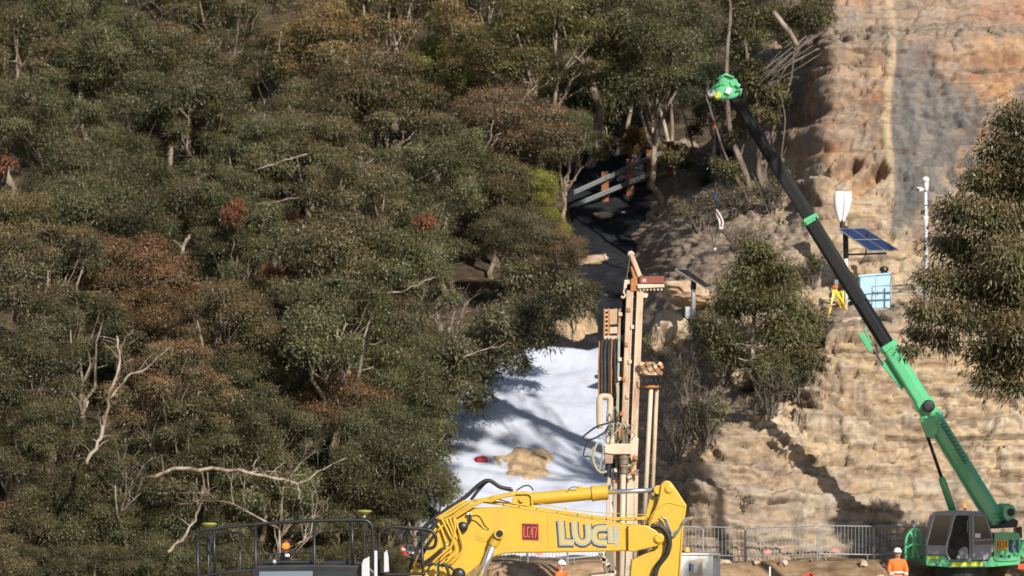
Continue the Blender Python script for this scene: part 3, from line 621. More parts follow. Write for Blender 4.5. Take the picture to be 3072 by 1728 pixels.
# ------------------------------------------------------------------ trees built limb by limb
def custom_tree(name, Y, stems, clumps, label, tint=(1, 1, 1), red=0.5, group=None, leaf=(0.16, 0.044), per_m2=420, seed=0, bark=None, droop=0.8, r0=0.1, base=None, cat='tree', link=True, fill=0.5, depth=1.0, mat=None, grow=1.1):
    """stems: polylines in view px with end radii; clumps: (vx, vy, radius in view px[, depth offset])"""
    rng = np.random.default_rng(seed); rg = random.Random(seed); s = 1.19255/F*Y
    b = V(*stems[0][0][0], Y) if base is None else Vector(base)
    root = thing(name, b, label, cat, group); mb = MB(); tips = []
    for pts, ra, rb in stems:
        w = smooth_path([V(x, y, Y + (rg.uniform(-0.3, 0.3)*depth if i else 0)) for i, (x, y) in enumerate(pts)], 4); n = len(w)
        w[0] = w[0] - Vector((0, 0, 0.5)) if pts is stems[0][0] else w[0]
        mb.tube(w, [ra + (rb-ra)*i/(n-1) for i in range(n)], 7); tips += w[n//3:]
    cl = []
    for c in clumps:
        vx, vy, r = c[:3]; y = Y + (c[3] if len(c) > 3 else rng.uniform(-1, 1)*depth); w = V(vx, vy, y); R = r*s*grow
        cl.append((tuple(w - b), R, R*0.95, R*0.8))
        if link:
            t = min(tips, key=lambda q: (q-w).length + (0.6*max(0, q.z-w.z)))
            mb.tube([Vector(p) for p in limb(rng, t, w, 0.05, 4)], [r0*0.45, r0*0.36, r0*0.28, r0*0.2, r0*0.12], 4)
        for k in range(3):
            e = w + Vector(rng.normal(size=3)*R*0.5); mb.tube([w, (w+e)/2, e], [r0*0.12, r0*0.1, r0*0.05], 3, False)
    mb.build('trunk', bark or BARK, root, smooth=True)
    if cl:
        o = link_mesh('crown', foliage('crown', cl, rng, per_m2, leaf, droop, fill=fill, mat=mat), None, root); o.color = (*tint, red)
    return root

# tree on the ledge in the middle of the cliff
custom_tree('gum_tree', 116.6, [([(1912,1040),(1905,960),(1893,890),(1897,800),(1905,740)], .12, .05), ([(1895,870),(1870,820),(1840,760)], .05, .02), ([(1897,840),(1940,790),(1980,740)], .05, .02), ([(1900,900),(1960,860),(2010,830)], .04, .02)],
  [(1905,632,40),(1975,860,75),(1960,940,60),(1915,650,42),(1880,690,48),(1955,690,48),(1840,735,48),(1910,730,55),(1985,735,50),(1820,790,48),(1870,780,50),(1940,770,50),(2000,790,50),(1790,830,42),(1830,860,44),(1990,850,52),(2040,860,44),(1950,850,40),(2050,810,35),
   (1800,890,40),(1850,900,36),(1930,930,46),(1985,930,46),(2030,915,40),(1960,985,42),(2005,975,36),(1915,985,34)],
  'dense rounded gum tree standing on the ledge in the middle of the cliff', (1.0, 1.05, 0.85), 0.6, leaf=(0.15, 0.038), per_m2=560, seed=3, bark=PALEBARK, fill=0.8, grow=1.3)
# tree at the right edge, nearer than the crane
custom_tree('gum_tree', 88.0, [([(2790,1600),(2770,1300),(2720,1000),(2660,800),(2600,640)], .2, .09), ([(2680,850),(2580,760),(2480,690),(2400,640)], .07, .02), ([(2640,740),(2560,560),(2520,430)], .07, .02), ([(2720,980),(2600,900),(2450,860),(2320,870)], .06, .015)],
  [(2560,320,75),(2600,400,80),(2520,400,70),(2480,470,70),(2570,490,85),(2420,550,65),(2500,570,80),(2600,590,90),(2390,630,60),(2460,650,75),(2550,670,85),(2640,690,90),(2350,720,58),(2420,730,70),(2510,750,80),(2600,780,90),
   (2330,790,48),(2390,810,60),(2310,850,42),(2360,865,46),(2480,830,70),(2560,860,80),(2290,885,30),(2470,905,56),(2540,930,62),(2610,940,80),(2500,965,45),(2570,980,55),(2640,1000,60),(2680,560,90),(2680,860,90)],
  'large near gum tree with drooping leaves entering from the right edge', (0.98, 0.98, 0.86), 0.9, leaf=(0.17, 0.042), per_m2=480, seed=8, droop=1.0, r0=0.06, fill=0.8, grow=1.22)
# slender trees in front of the upper cliff, beside the crane tip
SLIMBARK = bark_material('slim_bark', [(0.32, (0.06, 0.042, 0.032)), (0.45, (0.13, 0.1, 0.075)), (0.58, (0.22, 0.175, 0.135)), (0.72, (0.3, 0.255, 0.21))])
SG = 'slender gums beside the crane tip'
custom_tree('gum_tree', 131, [([(1895,500),(1872,430),(1845,360),(1832,290),(1828,150),(1838,20),(1820,-40)], .15, .04), ([(1860,400),(1878,340),(1885,290)], .05, .02)], [(1880,330,26),(1850,345,22),(1815,-20,60),(1860,20,40)], 'slender leaning gum trunk left of the crane tip', (1.0, 1.05, 0.9), 0.3, SG, seed=21, bark=SLIMBARK)
custom_tree('gum_tree', 130.5, [([(1915,495),(1908,420),(1912,330),(1905,260),(1912,210)], .16, .05), ([(1908,300),(1930,260),(1950,230)], .05, .02)], [(1935,235,44),(1895,210,40),(1965,260,36),(1910,260,30),(1930,190,38),(1955,210,32),(1905,290,26),(1945,300,24)], 'thin gum with an olive crown right behind the crane tip', (1.0, 1.0, 0.8), 0.4, SG, seed=22, bark=SLIMBARK)
custom_tree('gum_tree', 131.5, [([(1948,470),(1940,380),(1950,310),(1990,200),(2000,60)], .07, .03)], [(1985,60,50),(2030,40,48),(2060,15,50),(1950,40,45),(2000,95,34),(2085,50,28)], 'thin gum whose crown hangs over the top of the cliff', (1.0, 1.0, 0.85), 0.4, SG, seed=23, bark=SLIMBARK)
custom_tree('gum_tree', 130, [([(1880,490),(1850,440),(1820,380),(1795,300),(1775,240)], .06, .025), ([(1862,470),(1835,420),(1812,400)], .04, .02)], [(1820,430,32),(1845,455,26),(1800,410,22)], 'thin bent gum with a small tuft low beside the hook line', (1.05, 1.1, 0.9), 0.3, SG, seed=24, bark=SLIMBARK)
custom_tree('dead_tree', 130.2, [([(1962,500),(1965,400),(1975,300),(1960,230)], .04, .015), ([(1930,480),(1925,380),(1935,320)], .035, .012), ([(1965,400),(1990,350)], .02, .008)], [], 'bare thin dead stems right of the crane tip', group=SG, seed=25, bark=GREYTWIG)
# trunks in the dark stand behind the guardrail
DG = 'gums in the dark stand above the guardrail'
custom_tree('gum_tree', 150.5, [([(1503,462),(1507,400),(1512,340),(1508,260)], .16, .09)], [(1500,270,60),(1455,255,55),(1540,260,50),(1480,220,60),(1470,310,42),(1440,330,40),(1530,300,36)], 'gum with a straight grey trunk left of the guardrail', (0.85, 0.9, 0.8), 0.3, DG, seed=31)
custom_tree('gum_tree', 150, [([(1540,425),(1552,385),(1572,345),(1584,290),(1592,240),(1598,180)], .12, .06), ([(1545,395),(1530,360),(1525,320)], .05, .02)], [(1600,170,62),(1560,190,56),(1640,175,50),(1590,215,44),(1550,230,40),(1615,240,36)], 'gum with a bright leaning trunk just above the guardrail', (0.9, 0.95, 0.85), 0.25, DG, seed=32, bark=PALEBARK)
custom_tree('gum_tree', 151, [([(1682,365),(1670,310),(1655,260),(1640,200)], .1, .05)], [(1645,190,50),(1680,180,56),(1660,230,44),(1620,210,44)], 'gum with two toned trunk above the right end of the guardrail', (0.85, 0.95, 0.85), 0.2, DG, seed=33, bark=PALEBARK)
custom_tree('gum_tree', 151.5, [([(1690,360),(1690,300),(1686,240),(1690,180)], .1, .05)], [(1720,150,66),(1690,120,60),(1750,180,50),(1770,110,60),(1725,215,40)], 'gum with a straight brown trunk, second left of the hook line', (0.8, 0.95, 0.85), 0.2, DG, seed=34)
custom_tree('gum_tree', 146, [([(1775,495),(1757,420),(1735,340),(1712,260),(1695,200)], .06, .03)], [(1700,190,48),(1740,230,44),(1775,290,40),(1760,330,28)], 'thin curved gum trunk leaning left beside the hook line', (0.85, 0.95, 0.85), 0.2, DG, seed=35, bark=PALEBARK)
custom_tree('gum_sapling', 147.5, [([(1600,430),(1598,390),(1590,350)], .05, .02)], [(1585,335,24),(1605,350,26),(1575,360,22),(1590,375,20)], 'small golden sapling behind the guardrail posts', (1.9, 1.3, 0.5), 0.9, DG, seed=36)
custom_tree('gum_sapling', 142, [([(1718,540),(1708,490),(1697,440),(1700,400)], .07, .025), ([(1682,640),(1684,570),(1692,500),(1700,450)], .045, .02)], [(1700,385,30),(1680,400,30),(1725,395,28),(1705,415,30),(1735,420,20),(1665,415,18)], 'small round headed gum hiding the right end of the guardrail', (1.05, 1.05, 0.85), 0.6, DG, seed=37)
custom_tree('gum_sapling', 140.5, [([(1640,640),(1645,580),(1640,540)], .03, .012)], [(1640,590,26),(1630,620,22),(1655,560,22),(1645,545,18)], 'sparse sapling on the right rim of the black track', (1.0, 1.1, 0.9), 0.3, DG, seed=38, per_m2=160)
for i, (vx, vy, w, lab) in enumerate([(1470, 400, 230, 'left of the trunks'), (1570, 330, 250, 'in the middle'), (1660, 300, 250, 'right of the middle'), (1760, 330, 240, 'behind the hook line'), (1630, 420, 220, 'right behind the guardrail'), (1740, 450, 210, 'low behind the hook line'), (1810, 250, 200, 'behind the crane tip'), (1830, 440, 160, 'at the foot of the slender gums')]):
    place_tree('gum_tree', vx, vy, w*1.15, (i*3) % 8, (0.5, 0.6, 0.55), 0.1, 'gum tinted dark for shade, %s in the black stand above the guardrail' % lab, group=DG, rot=i*1.3, Y=157 + i % 3 if i < 6 else 140)  # leaf tint darkened to paint in the deep shade of the stand
# gums leaning over the left side of the white sheeting
OG = 'gums leaning over the white sheeting'
custom_tree('gum_tree', 118.5, [([(1050,1290),(1065,1180),(1090,1060),(1150,950),(1250,850)], .14, .05), ([(1150,950),(1240,920),(1330,870)], .05, .025), ([(1080,1120),(1110,1020),(1120,960)], .05, .02)],
  [(1300,800,70),(1360,790,62),(1250,820,66),(1330,850,60),(1270,890,60),(1200,870,66),(1380,860,46),(1210,940,56),(1150,900,60),(1300,920,40),(1160,985,52),(1110,950,60),(1215,1005,34),(1190,1030,30),(1100,1030,50)], 'grey green gum leaning over the top left corner of the white sheeting', (0.95, 1.0, 1.0), 0.5, OG, seed=51)
custom_tree('gum_tree', 121.0, [([(1080,1150),(1130,1000),(1230,860),(1340,780)], .14, .05), ([(1230,860),(1330,820),(1450,760)], .05, .025)],
  [(1380,760,60),(1430,740,52),(1460,780,44),(1340,760,60),(1310,700,60),(1370,700,55),(1480,740,34)], 'gum with a sunlit crown reaching over the rubble heap', (1.0, 1.0, 0.95), 0.6, OG, seed=52)
custom_tree('gum_tree', 116.0, [([(1040,1380),(1050,1270),(1060,1180),(1075,1080)], .13, .05), ([(1060,1180),(1100,1120),(1130,1080)], .05, .02)],
  [(1050,1110,60),(1090,1080,50),(1020,1150,60),(1075,1170,52),(1105,1140,38),(1040,1220,56),(1085,1230,40),(1010,1260,60),(1060,1290,44),(1110,1200,26),(1120,1250,24)], 'green gum at the left rim of the sheeting behind the boom foot', (0.95, 1.1, 0.85), 0.3, OG, seed=53)
custom_tree('gum_sapling', 114.5, [([(1100,1310),(1115,1250),(1135,1210)], .04, .015)], [(1130,1215,26),(1110,1240,26),(1145,1240,18),(1120,1270,22)], 'pale sapling in front of the sheeting above the boom foot', (1.3, 1.4, 1.2), 0.2, OG, seed=54, per_m2=200)
custom_tree('gum_tree', 131.0, [([(1875,230),(1880,150),(1870,80)], .1, .04)], [(1880,60,50),(1840,100,44),(1900,110,40),(1860,150,36),(1920,50,40),(1890,170,30)], 'olive gum at the left end of the cliff top', (0.95, 1, .85), 0.4, SG, seed=55, bark=SLIMBARK)
# fallen dead branches lodged under the cliff top
fb = thing('fallen_branches', V(1990, 150, 129.8), 'fallen grey dead branches lodged under the cliff top', 'branches'); rg = random.Random(9)
for i in range(14):
    a = V(1925 + rg.uniform(-20, 30), 205 + rg.uniform(-25, 25), 129.4 + rg.uniform(-.3, .3)); b_ = V(2020 + rg.uniform(-40, 50), 105 + rg.uniform(-15, 40), 129.9 + rg.uniform(-.3, .3)); MB().tube(smooth_path([a, (a+b_)/2 + Vector((0, -.1, rg.uniform(-.2, .2))), b_], 3), [.022*rg.uniform(.6, 1.3)]*7, 5).build('branch', GREYTWIG, fb, smooth=True)
MB().tube(smooth_path([V(1945, 30, 129.5), V(1985, 80, 129.3), V(2005, 115, 129.4)], 4), .1, 8).build('log', BARK, fb, smooth=True)
# shrubs of the slope and ledge
def shrub(name, px, py, w, h, label, cat='shrub', leafy=0.5, seed=0, tint=(1, 1, 1), red=0.3, Y=None, group='shrubs on the cliff slope', n=26, mat=None, at_=None):
    rng = np.random.default_rng(seed); b = (on_cliff(px, py) if Y is None else P(px, py, Y)) if at_ is None else Vector(at_)
    root = thing(name, b, label, cat, group); s = b.y/F; mb = MB(); W, H = w*s/2, h*s; cl = []
    for i in range(n):
        e = b + Vector((rng.uniform(-1, 1)*W, rng.uniform(-0.7, 0.5)*W, H*rng.uniform(0.45, 1.0)))
        m1 = b*0.55 + e*0.45 + Vector(rng.normal(size=3)*W*0.12)
        st = b + Vector(rng.normal(size=3)*W*0.15)
        mb.tube([st, m1, e], [0.028, 0.018, 0.007], 4)
        for k in range(5):
            t = rng.uniform(0.3, 1); p0 = m1*(1-t) + e*t; e2 = p0 + Vector(rng.normal(size=3)*np.array([W, W, H*0.6])*0.3) + Vector((0, 0, H*0.08))
            mb.tube([p0, e2], [0.011, 0.004], 3, False)
        if rng.random() < leafy: cl.append((tuple(e - b), W*0.34, W*0.34, H*0.2))
    mb.build('stems', GREYTWIG, root)
    if cl: link_mesh('leaves', foliage('leaves', cl, rng, 190, (0.11, 0.032), 0.4, mat=mat), None, root).color = (*tint, red)
    return root
shrub('shrub', 2085, 1290, 200, 230, 'bare grey twiggy shrub right of the drill rig pipes', leafy=0.18, seed=1, n=46)
shrub('shrub', 2120, 1330, 130, 130, 'green leafy shrub below the bare twigs beside the drill rig', leafy=0.9, seed=2, tint=(0.9, 1.1, 0.9))
shrub('shrub', 2020, 1380, 120, 150, 'brown dry shrub at the foot of the rubble slope', leafy=0.12, seed=3, n=30)
shrub('shrub', 1985, 1085, 90, 70, 'low bright green bush right of the drill mast', leafy=0.9, seed=4, tint=(1.5, 1.7, 0.9), red=0.0)
shrub('shrub', 2150, 1100, 160, 130, 'dark green bush under the left side of the ledge tree', leafy=0.95, seed=5, tint=(0.7, 0.85, 0.75))
shrub('shrub', 2310, 1240, 130, 150, 'sparse brown shrub under the ledge tree', leafy=0.3, seed=6, n=30)
shrub('shrub', 2385, 1200, 130, 130, 'dry overhanging shrub right below the ledge tree', leafy=0.35, seed=7, tint=(1.1, 1.0, 0.9), red=0.8)
shrub('shrub', 2590, 900, 120, 130, 'green shrub behind the pole of the large solar panel', leafy=0.7, seed=8, tint=(0.95, 1.05, 0.9), Y=124.5)
shrub('shrub', 2440, 860, 90, 90, 'small shrub left of the yellow tripod', leafy=0.8, seed=9, tint=(0.9, 1.0, 0.85))
shrub('shrub', 2235, 1535, 44, 46, 'small green plant growing on the foot of the cliff', leafy=0.9, seed=10, tint=(0.8, 1.15, 0.8), n=10)
shrub('shrub', 2205, 640, 150, 80, 'dry grey shrub on the bank left of the crane boom', leafy=0.25, seed=11, n=34, tint=(1.2, 1.1, 0.9))
shrub('shrub', 2310, 620, 130, 90, 'dry grey shrub on the bank behind the crane boom', leafy=0.3, seed=12, n=34, tint=(1.2, 1.1, 0.9))
shrub('shrub', 2090, 690, 150, 90, 'brown dry shrub at the top of the bank above the small solar panel', leafy=0.2, seed=13, n=34, tint=(1.3, 1.1, 0.9), red=0.6)
shrub('shrub', 2230, 740, 160, 70, 'low dry scrub on the bank above the ledge tree', leafy=0.25, seed=14, n=34, tint=(1.4, 1.2, 0.9), red=0.6)
shrub('shrub', 2680, 830, 150, 100, 'thin dry scrub on the rock behind the blue cabinet', leafy=0.3, seed=15, n=30, tint=(1.3, 1.2, 0.9), Y=126)
# ------------------------------------------------------------------ black track, white sheeting and rubble in the gully
def drape(name, left, right, y0, y1, ny, nx, lift, mat, label=None, cat=None, kind=None, wr=0.06, extra=None):
    """sheet over the hillside between two edge lines x(y)"""
    yy = np.linspace(y0, y1, ny); u = np.linspace(0, 1, nx)
    ly = np.interp(yy, [a for a, b in left], [b for a, b in left]); ry = np.interp(yy, [a for a, b in right], [b for a, b in right])
    jag = (fbm(yy*0.9, yy*0, 3) - 0.5)*0.9
    X = (ly + jag)[:, None]*(1-u)[None] + (ry + jag[::-1]*0.6)[:, None]*u[None]; Yv = np.repeat(yy[:, None], nx, 1) + (fbm(X*0.5, X*0, 9) - 0.5)*0.8
    Z = hill_z(X, Yv) + lift + wr*(2*(fbm(X*0.8 + 0.3*Yv, Yv*0.35, 19, 4)) - 0.6) + (extra(X, Yv) if extra else 0)
    edge = np.minimum(np.minimum(u, 1-u)[None]*nx, np.minimum(np.linspace(0, 1, ny), np.linspace(1, 0, ny))[:, None]*ny)
    Z = np.where(edge < 0.9, Z - lift - 0.12, Z)
    o = grid_mesh(name, X, Yv, Z, mat); return tag(o, label, cat, kind=kind)
drape('black_track', [(126, -2.8), (131, -1.0), (134, 1.2), (140, 2.4), (149, 2.0)], [(126, 3.7), (131, 5.0), (136, 6.6), (141, 7.4), (149, 8.2)], 127.5, 149, 110, 60, 0.16, BLACKCLOTH, kind='structure', wr=0.22)
def cloth_material():
    m, n, l, b = nodes('white_geotextile'); t = tex_noise(n, l, 1.5, 6, 0.6); r = ramp(n, [(0.3, (0.42, 0.41, 0.43)), (0.42, (0.47, 0.495, 0.57)), (0.7, (0.51, 0.545, 0.64))]); l.new(t.outputs[0], r.inputs[0])
    l.new(r.outputs[0], b.inputs['Base Color']); b.inputs['Roughness'].default_value = 0.8; b.inputs['Specular IOR Level'].default_value = 0.2
    t2 = tex_noise(n, l, 4, 5, 0.6, stretch=(1, 0.4, 1)); bp = n.new('ShaderNodeBump'); bp.inputs['Strength'].default_value = 0.5; bp.inputs['Distance'].default_value = 0.06
    l.new(t2.outputs[0], bp.inputs['Height']); l.new(bp.outputs[0], b.inputs['Normal']); return m
WCLOTH = cloth_material()
drape('geotextile_sheet', [(112, -4.4), (118, -4.0), (124, -3.3), (129, -2.4)], [(112, 3.4), (118, 3.5), (124, 3.6), (129, 3.7)], 113.6, 127.5, 130, 80, 0.34, WCLOTH,
      'white geotextile sheeting spread over the gully slope beside the drill rig', 'sheeting', wr=0.07, extra=lambda X, Y: 0.4*sstep(126, 127.3, Y)*sstep(-0.3, 0.5, X) + 0.05*np.maximum(0, np.sin((Y + 0.4*X)*2.6))**6)
SAND = soil_material('pale_rubble', [(0.3, (0.24, 0.16, 0.09)), (0.48, (0.42, 0.3, 0.18)), (0.62, (0.52, 0.41, 0.27)), (0.75, (0.6, 0.5, 0.37))], 3.0, 1.0)
def heap(name, px0, px1, py, Y, h, dy, label, cat, mat, seed, top=None):
    """uneven mound on the hillside"""
    x0, x1 = (px0-1536)/F*Y, (px1-1536)/F*Y; n = 40
    u = np.linspace(-1.15, 1.15, n); X, Yv = np.meshgrid((x0+x1)/2 + u*(x1-x0)/2, Y + u*dy)
    U, W = np.meshgrid(u, u); r = np.sqrt(U**2 + W**2) + 0.5*(fbm(X*1.3, Yv*1.3, seed, 3) - 0.5)
    db, v = cells(X*2.2, Yv*2.2, seed)
    Z = hill_z(X, Yv) + h*(1 - sstep(0.45, 1.05, r)) + 0.22*(v - 0.4)*(r < 1) + 0.3*(fbm(X*2, Yv*2, seed+3) - 0.5)
    Z = np.where(r > 1.1, hill_z(X, Yv) - 0.5, Z)
    return tag(grid_mesh(name, X, Yv, Z, mat, smooth=False), label, cat)
heap('sand_heap', 1460, 1705, 1420, 119.6, 0.46, 1.7, 'tan sand heap spilled on the white sheeting', 'sand heap', SAND, 4)
heap('rubble_heap', 1600, 1800, 950, 131.6, 1.0, 2.2, 'pale rubble heap at the foot of the black track', 'rubble heap', SAND, 14)
def boulder(name, c, size, mat, label=None, cat='boulder', seed=0, parent=None, group=None, rot=0.0, sub=3, blocky=0.35):
    bm = bmesh.new(); bmesh.ops.create_icosphere(bm, subdivisions=sub, radius=1); c = Vector(c); sx, sy, sz = size; M = Matrix.Rotation(rot, 3, 'Y')
    for v in bm.verts:
        d = v.co.normalized(); off = Vector((seed*3.1, seed*1.7, 0)); k = 1 + 0.4*(noise.noise(d*1.3 + off)) + 0.16*noise.noise(d*4 + off)
        m = max(abs(d.x), abs(d.y), abs(d.z)); k *= (1-blocky) + blocky/m
        v.co = M @ Vector((d.x*sx*k, d.y*sy*k, d.z*sz*k))
    me = bpy.data.meshes.new(name); bm.to_mesh(me); bm.free()
    for p_ in me.polygons: p_.use_smooth = False
    o = link_mesh(name, me, mat, None, c)
    return tag(o, label, cat, group)
def flat_rock(name, cols):
    m, n, l, b = nodes(name); t = tex_noise(n, l, 2.0, 6, 0.65); r = ramp(n, cols); l.new(t.outputs[0], r.inputs[0]); l.new(r.outputs[0], b.inputs['Base Color']); b.inputs['Roughness'].default_value = 0.95
    bp = n.new('ShaderNodeBump'); bp.inputs['Strength'].default_value = 0.8; bp.inputs['Distance'].default_value = 0.06; l.new(t.outputs[0], bp.inputs['Height']); l.new(bp.outputs[0], b.inputs['Normal']); return m
BUFF = flat_rock('buff_boulder', [(0.3, (0.26, 0.17, 0.1)), (0.45, (0.42, 0.3, 0.19)), (0.6, (0.5, 0.4, 0.28)), (0.75, (0.56, 0.48, 0.38))])
RUSTROCK = flat_rock('rusty_boulder', [(0.3, (0.3, 0.15, 0.08)), (0.46, (0.42, 0.29, 0.18)), (0.7, (0.5, 0.4, 0.28))])
def hill_at(px, py):                                        # point of the hillside seen at a pixel
    Y = (CAMH + SLOPE*110)/(SLOPE - (HZ-py)/F)
    for _ in range(12):
        Y += ((CAMH + (HZ-py)/F*Y) - hz((px-1536)/F*Y, Y))/SLOPE*0.8
    return P(px, py, Y)
def hp(px, py, dz=0.0): return hill_at(px, py) + Vector((0, 0, dz))
boulder('boulder', hp(1812, 664, .2), (.42, .35, .17), RUSTROCK, 'tan boulder lying alone high on the black track', seed=1)
boulder('boulder', hp(1775, 800, .2), (.62, .4, .22), RUSTROCK, 'long tan boulder at the left rim of the black track', seed=2, rot=-0.2)
boulder('boulder', hp(1818, 778, .15), (.12, .12, .1), BUFF, 'small pale stone right above the long tan boulder', seed=3)
boulder('boulder', hp(1870, 650, .15), (.1, .1, .08), BUFF, 'small pale stone right of the lone tan boulder', seed=4)
boulder('boulder', hp(1905, 565, .3), (.5, .4, .2), RUSTROCK, 'tan slab under the lower guardrail', seed=5, rot=-0.3)
boulder('boulder', hp(1975, 545, .3), (.7, .4, .2), RUSTROCK, 'wide tan slab under the right end of the guardrail', seed=6, rot=-0.2)
# the overhanging block beside the drill mast
boulder('boulder', P(2060, 880, 121.5), (.85, .8, .42), RUSTROCK, 'overhanging rust stained boulder behind the small solar panel', seed=7, sub=4, rot=0.12)
boulder('boulder', P(2010, 1010, 121.6), (.75, .8, .85), BUFF, 'split pale boulder under the overhang right of the drill mast', seed=8, sub=4, rot=0.5)
boulder('boulder', P(2080, 1045, 121.3), (.7, .7, .5), BUFF, 'rounded pale boulder at the foot of the small solar panel', seed=9, sub=4)
boulder('boulder', P(2235, 1140, 117.4), (.5, .4, .4), BUFF, 'pale boulder left of the ledge tree trunk', seed=11)
boulder('boulder', P(2560, 970, 118.0), (.5, .4, .2), BUFF, 'flat pale stone under the yellow tripod', seed=12)
# red bag left on the sheeting
boulder('red_bag', hp(1443, 1418, .45), (.24, .2, .12), paint('red_fabric', (0.42, 0.02, 0.03), 0.7), 'crumpled red bag lying on the white sheeting', 'bag', 15, blocky=0.15)
# steel guardrail
def guardrail():
    root = thing('guardrail', hp(1860, 610), 'double steel guardrail with rusty posts above the black track', 'guardrail')
    zinc = paint('galvanised', (0.25, 0.28, 0.28), 0.5, 0.2, 0.35, (0.25, 0.2, 0.15)); rust = paint('rusty_steel', (0.27, 0.1, 0.05), 0.85, 0.0, 0.5, (0.14, 0.06, 0.035), bump=0.3)
    prof = [(-.155, 0), (-.10, -.075), (-.04, -.075), (0, 0), (.04, -.075), (.10, -.075), (.155, 0)]
    for a, b in (((1722, 578, 142.8), (2004, 450, 145.8)), ((1730, 614, 142.7), (2022, 492, 145.7))):
        A, B = P(*a), P(*b); mb = MB(); vs = []
        for q in (A, B):
            for h, d in prof: vs.append(q + Vector((0, d, h*.72)))
            for h, d in prof: vs.append(q + Vector((0, d + 0.012, h*.72)))
        n = len(prof); fs = []
        for i in range(n-1): fs += [(i, i+1, 2*n+i+1, 2*n+i), (n+i+1, n+i, 3*n+i, 3*n+i+1)]
        mb.add(vs, fs); mb.build('rail', zinc, root)
    for px, py, h in ((1815, 515, 1.8), (1890, 478, 1.9), (1950, 450, 1.9), (2010, 424, 1.9)):
        t = P(px, py, 143.9 + (px-1800)*.009); MB().box(t - Vector((0, 0, h/2)), (.3, .16, h)).build('post', rust, root, bevel=.01)
guardrail()
# ------------------------------------------------------------------ shared machine materials
YELLOW = paint('machine_yellow', (0.58, 0.37, 0.032), 0.4, 0, 0.4, (0.36, 0.24, 0.08), 2.2, coat=0.15)
BLACK = paint('black_steel', (0.012, 0.013, 0.016), 0.4, 0, 0.3, (0.06, 0.055, 0.05), 2.5)
RUBBER = paint('hose_rubber', (0.014, 0.014, 0.015), 0.55, 0, 0.4, (0.07, 0.06, 0.05), 4)
CHROME = paint('chrome_rod', (0.7, 0.74, 0.8), 0.28, 0.85, 0.08, (0.3, 0.3, 0.3))
STEELHOSE = paint('braided_hose', (0.33, 0.35, 0.36), 0.4, 0.6, 0.3)
SILVER = paint('silver_decal', (0.36, 0.39, 0.44), 0.3, 0.2, 0.1, (0.3, 0.3, 0.3)); CHARCOAL = paint('charcoal_decal', (0.05, 0.055, 0.06), 0.4, 0, 0.1)
YDECAL = paint('yellow_decal', (0.62, 0.42, 0.05), 0.35, 0, 0.1)
REDDECAL = paint('orange_red_decal', (0.82, 0.075, 0.02), 0.45, 0, 0.1); PLATE = paint('maroon_decal', (0.055, 0.015, 0.018), 0.5, 0, 0.1)
WHITE = paint('white_paint', (0.74, 0.74, 0.73), 0.4, 0, 0.15, (0.4, 0.36, 0.3)); GLASS = glass('tinted_glass', (0.03, 0.04, 0.045), 0.04)
BLUEGLASS = glass('sky_glass', (0.16, 0.2, 0.25), 0.08); AMBER = emissive('amber_lamp', (1.0, 0.2, 0.02), 1.6)
CLEAR = glass('clear_lens', (0.08, 0.05, 0.04), 0.05, 0.35)

def ribbon(mb, pts, w, y, close=False):
    """flat stroke with mitred joints in the x-z plane, pts of (x, z)"""
    n = len(pts); L, R = [], []
    for i in range(n):
        p = Vector(pts[i]); a = (p - Vector(pts[i-1])).normalized() if i else None; b = (Vector(pts[i+1]) - p).normalized() if i < n-1 else None
        t = ((a or b) + (b or a)).normalized(); nrm = Vector((-t.y, t.x)); k = 1.0
        if a is not None and b is not None: k = 1/max(0.5, math.sqrt(max(0.01, (1 + a.dot(b))/2)))
        L.append(p + nrm*w/2*k); R.append(p - nrm*w/2*k)
    mb.add([(q.x, y, q.y) for q in L + R], [(i, n+i, n+i+1, i+1) for i in range(n-1)])
GLYPH = {'L': [[(0.14, 1), (0.14, 0.12), (1, 0.12)]], 'C': [[(1, 0.88), (0.14, 0.88), (0.14, 0.12), (1, 0.12)]], '4': [[(0.6, 1), (0.12, 0.32), (1, 0.32)], [(0.72, 1), (0.72, 0)]],
         '7': [[(0, 0.88), (0.86, 0.88), (0.4, 0)]], 'H': [[(0.14, 0), (0.14, 1)], [(0.86, 0), (0.86, 1)], [(0.14, 0.5), (0.86, 0.5)]], '1': [[(0.1, 0.75), (0.5, 0.95), (0.5, 0)]],
         'O': [[(0.5, 0.9), (0.14, 0.88), (0.14, 0.12), (0.86, 0.12), (0.86, 0.88), (0.5, 0.9)]]}
def lettering(mb, text, x0, z0, w, h, stroke, y, gap=0.22):
    cw = w/(len(text) + gap*(len(text)-1))
    for i, ch in enumerate(text):
        for st in GLYPH[ch]: ribbon(mb, [(x0 + cw*i*(1+gap) + a*cw, z0 + b*h) for a, b in st], stroke, y)

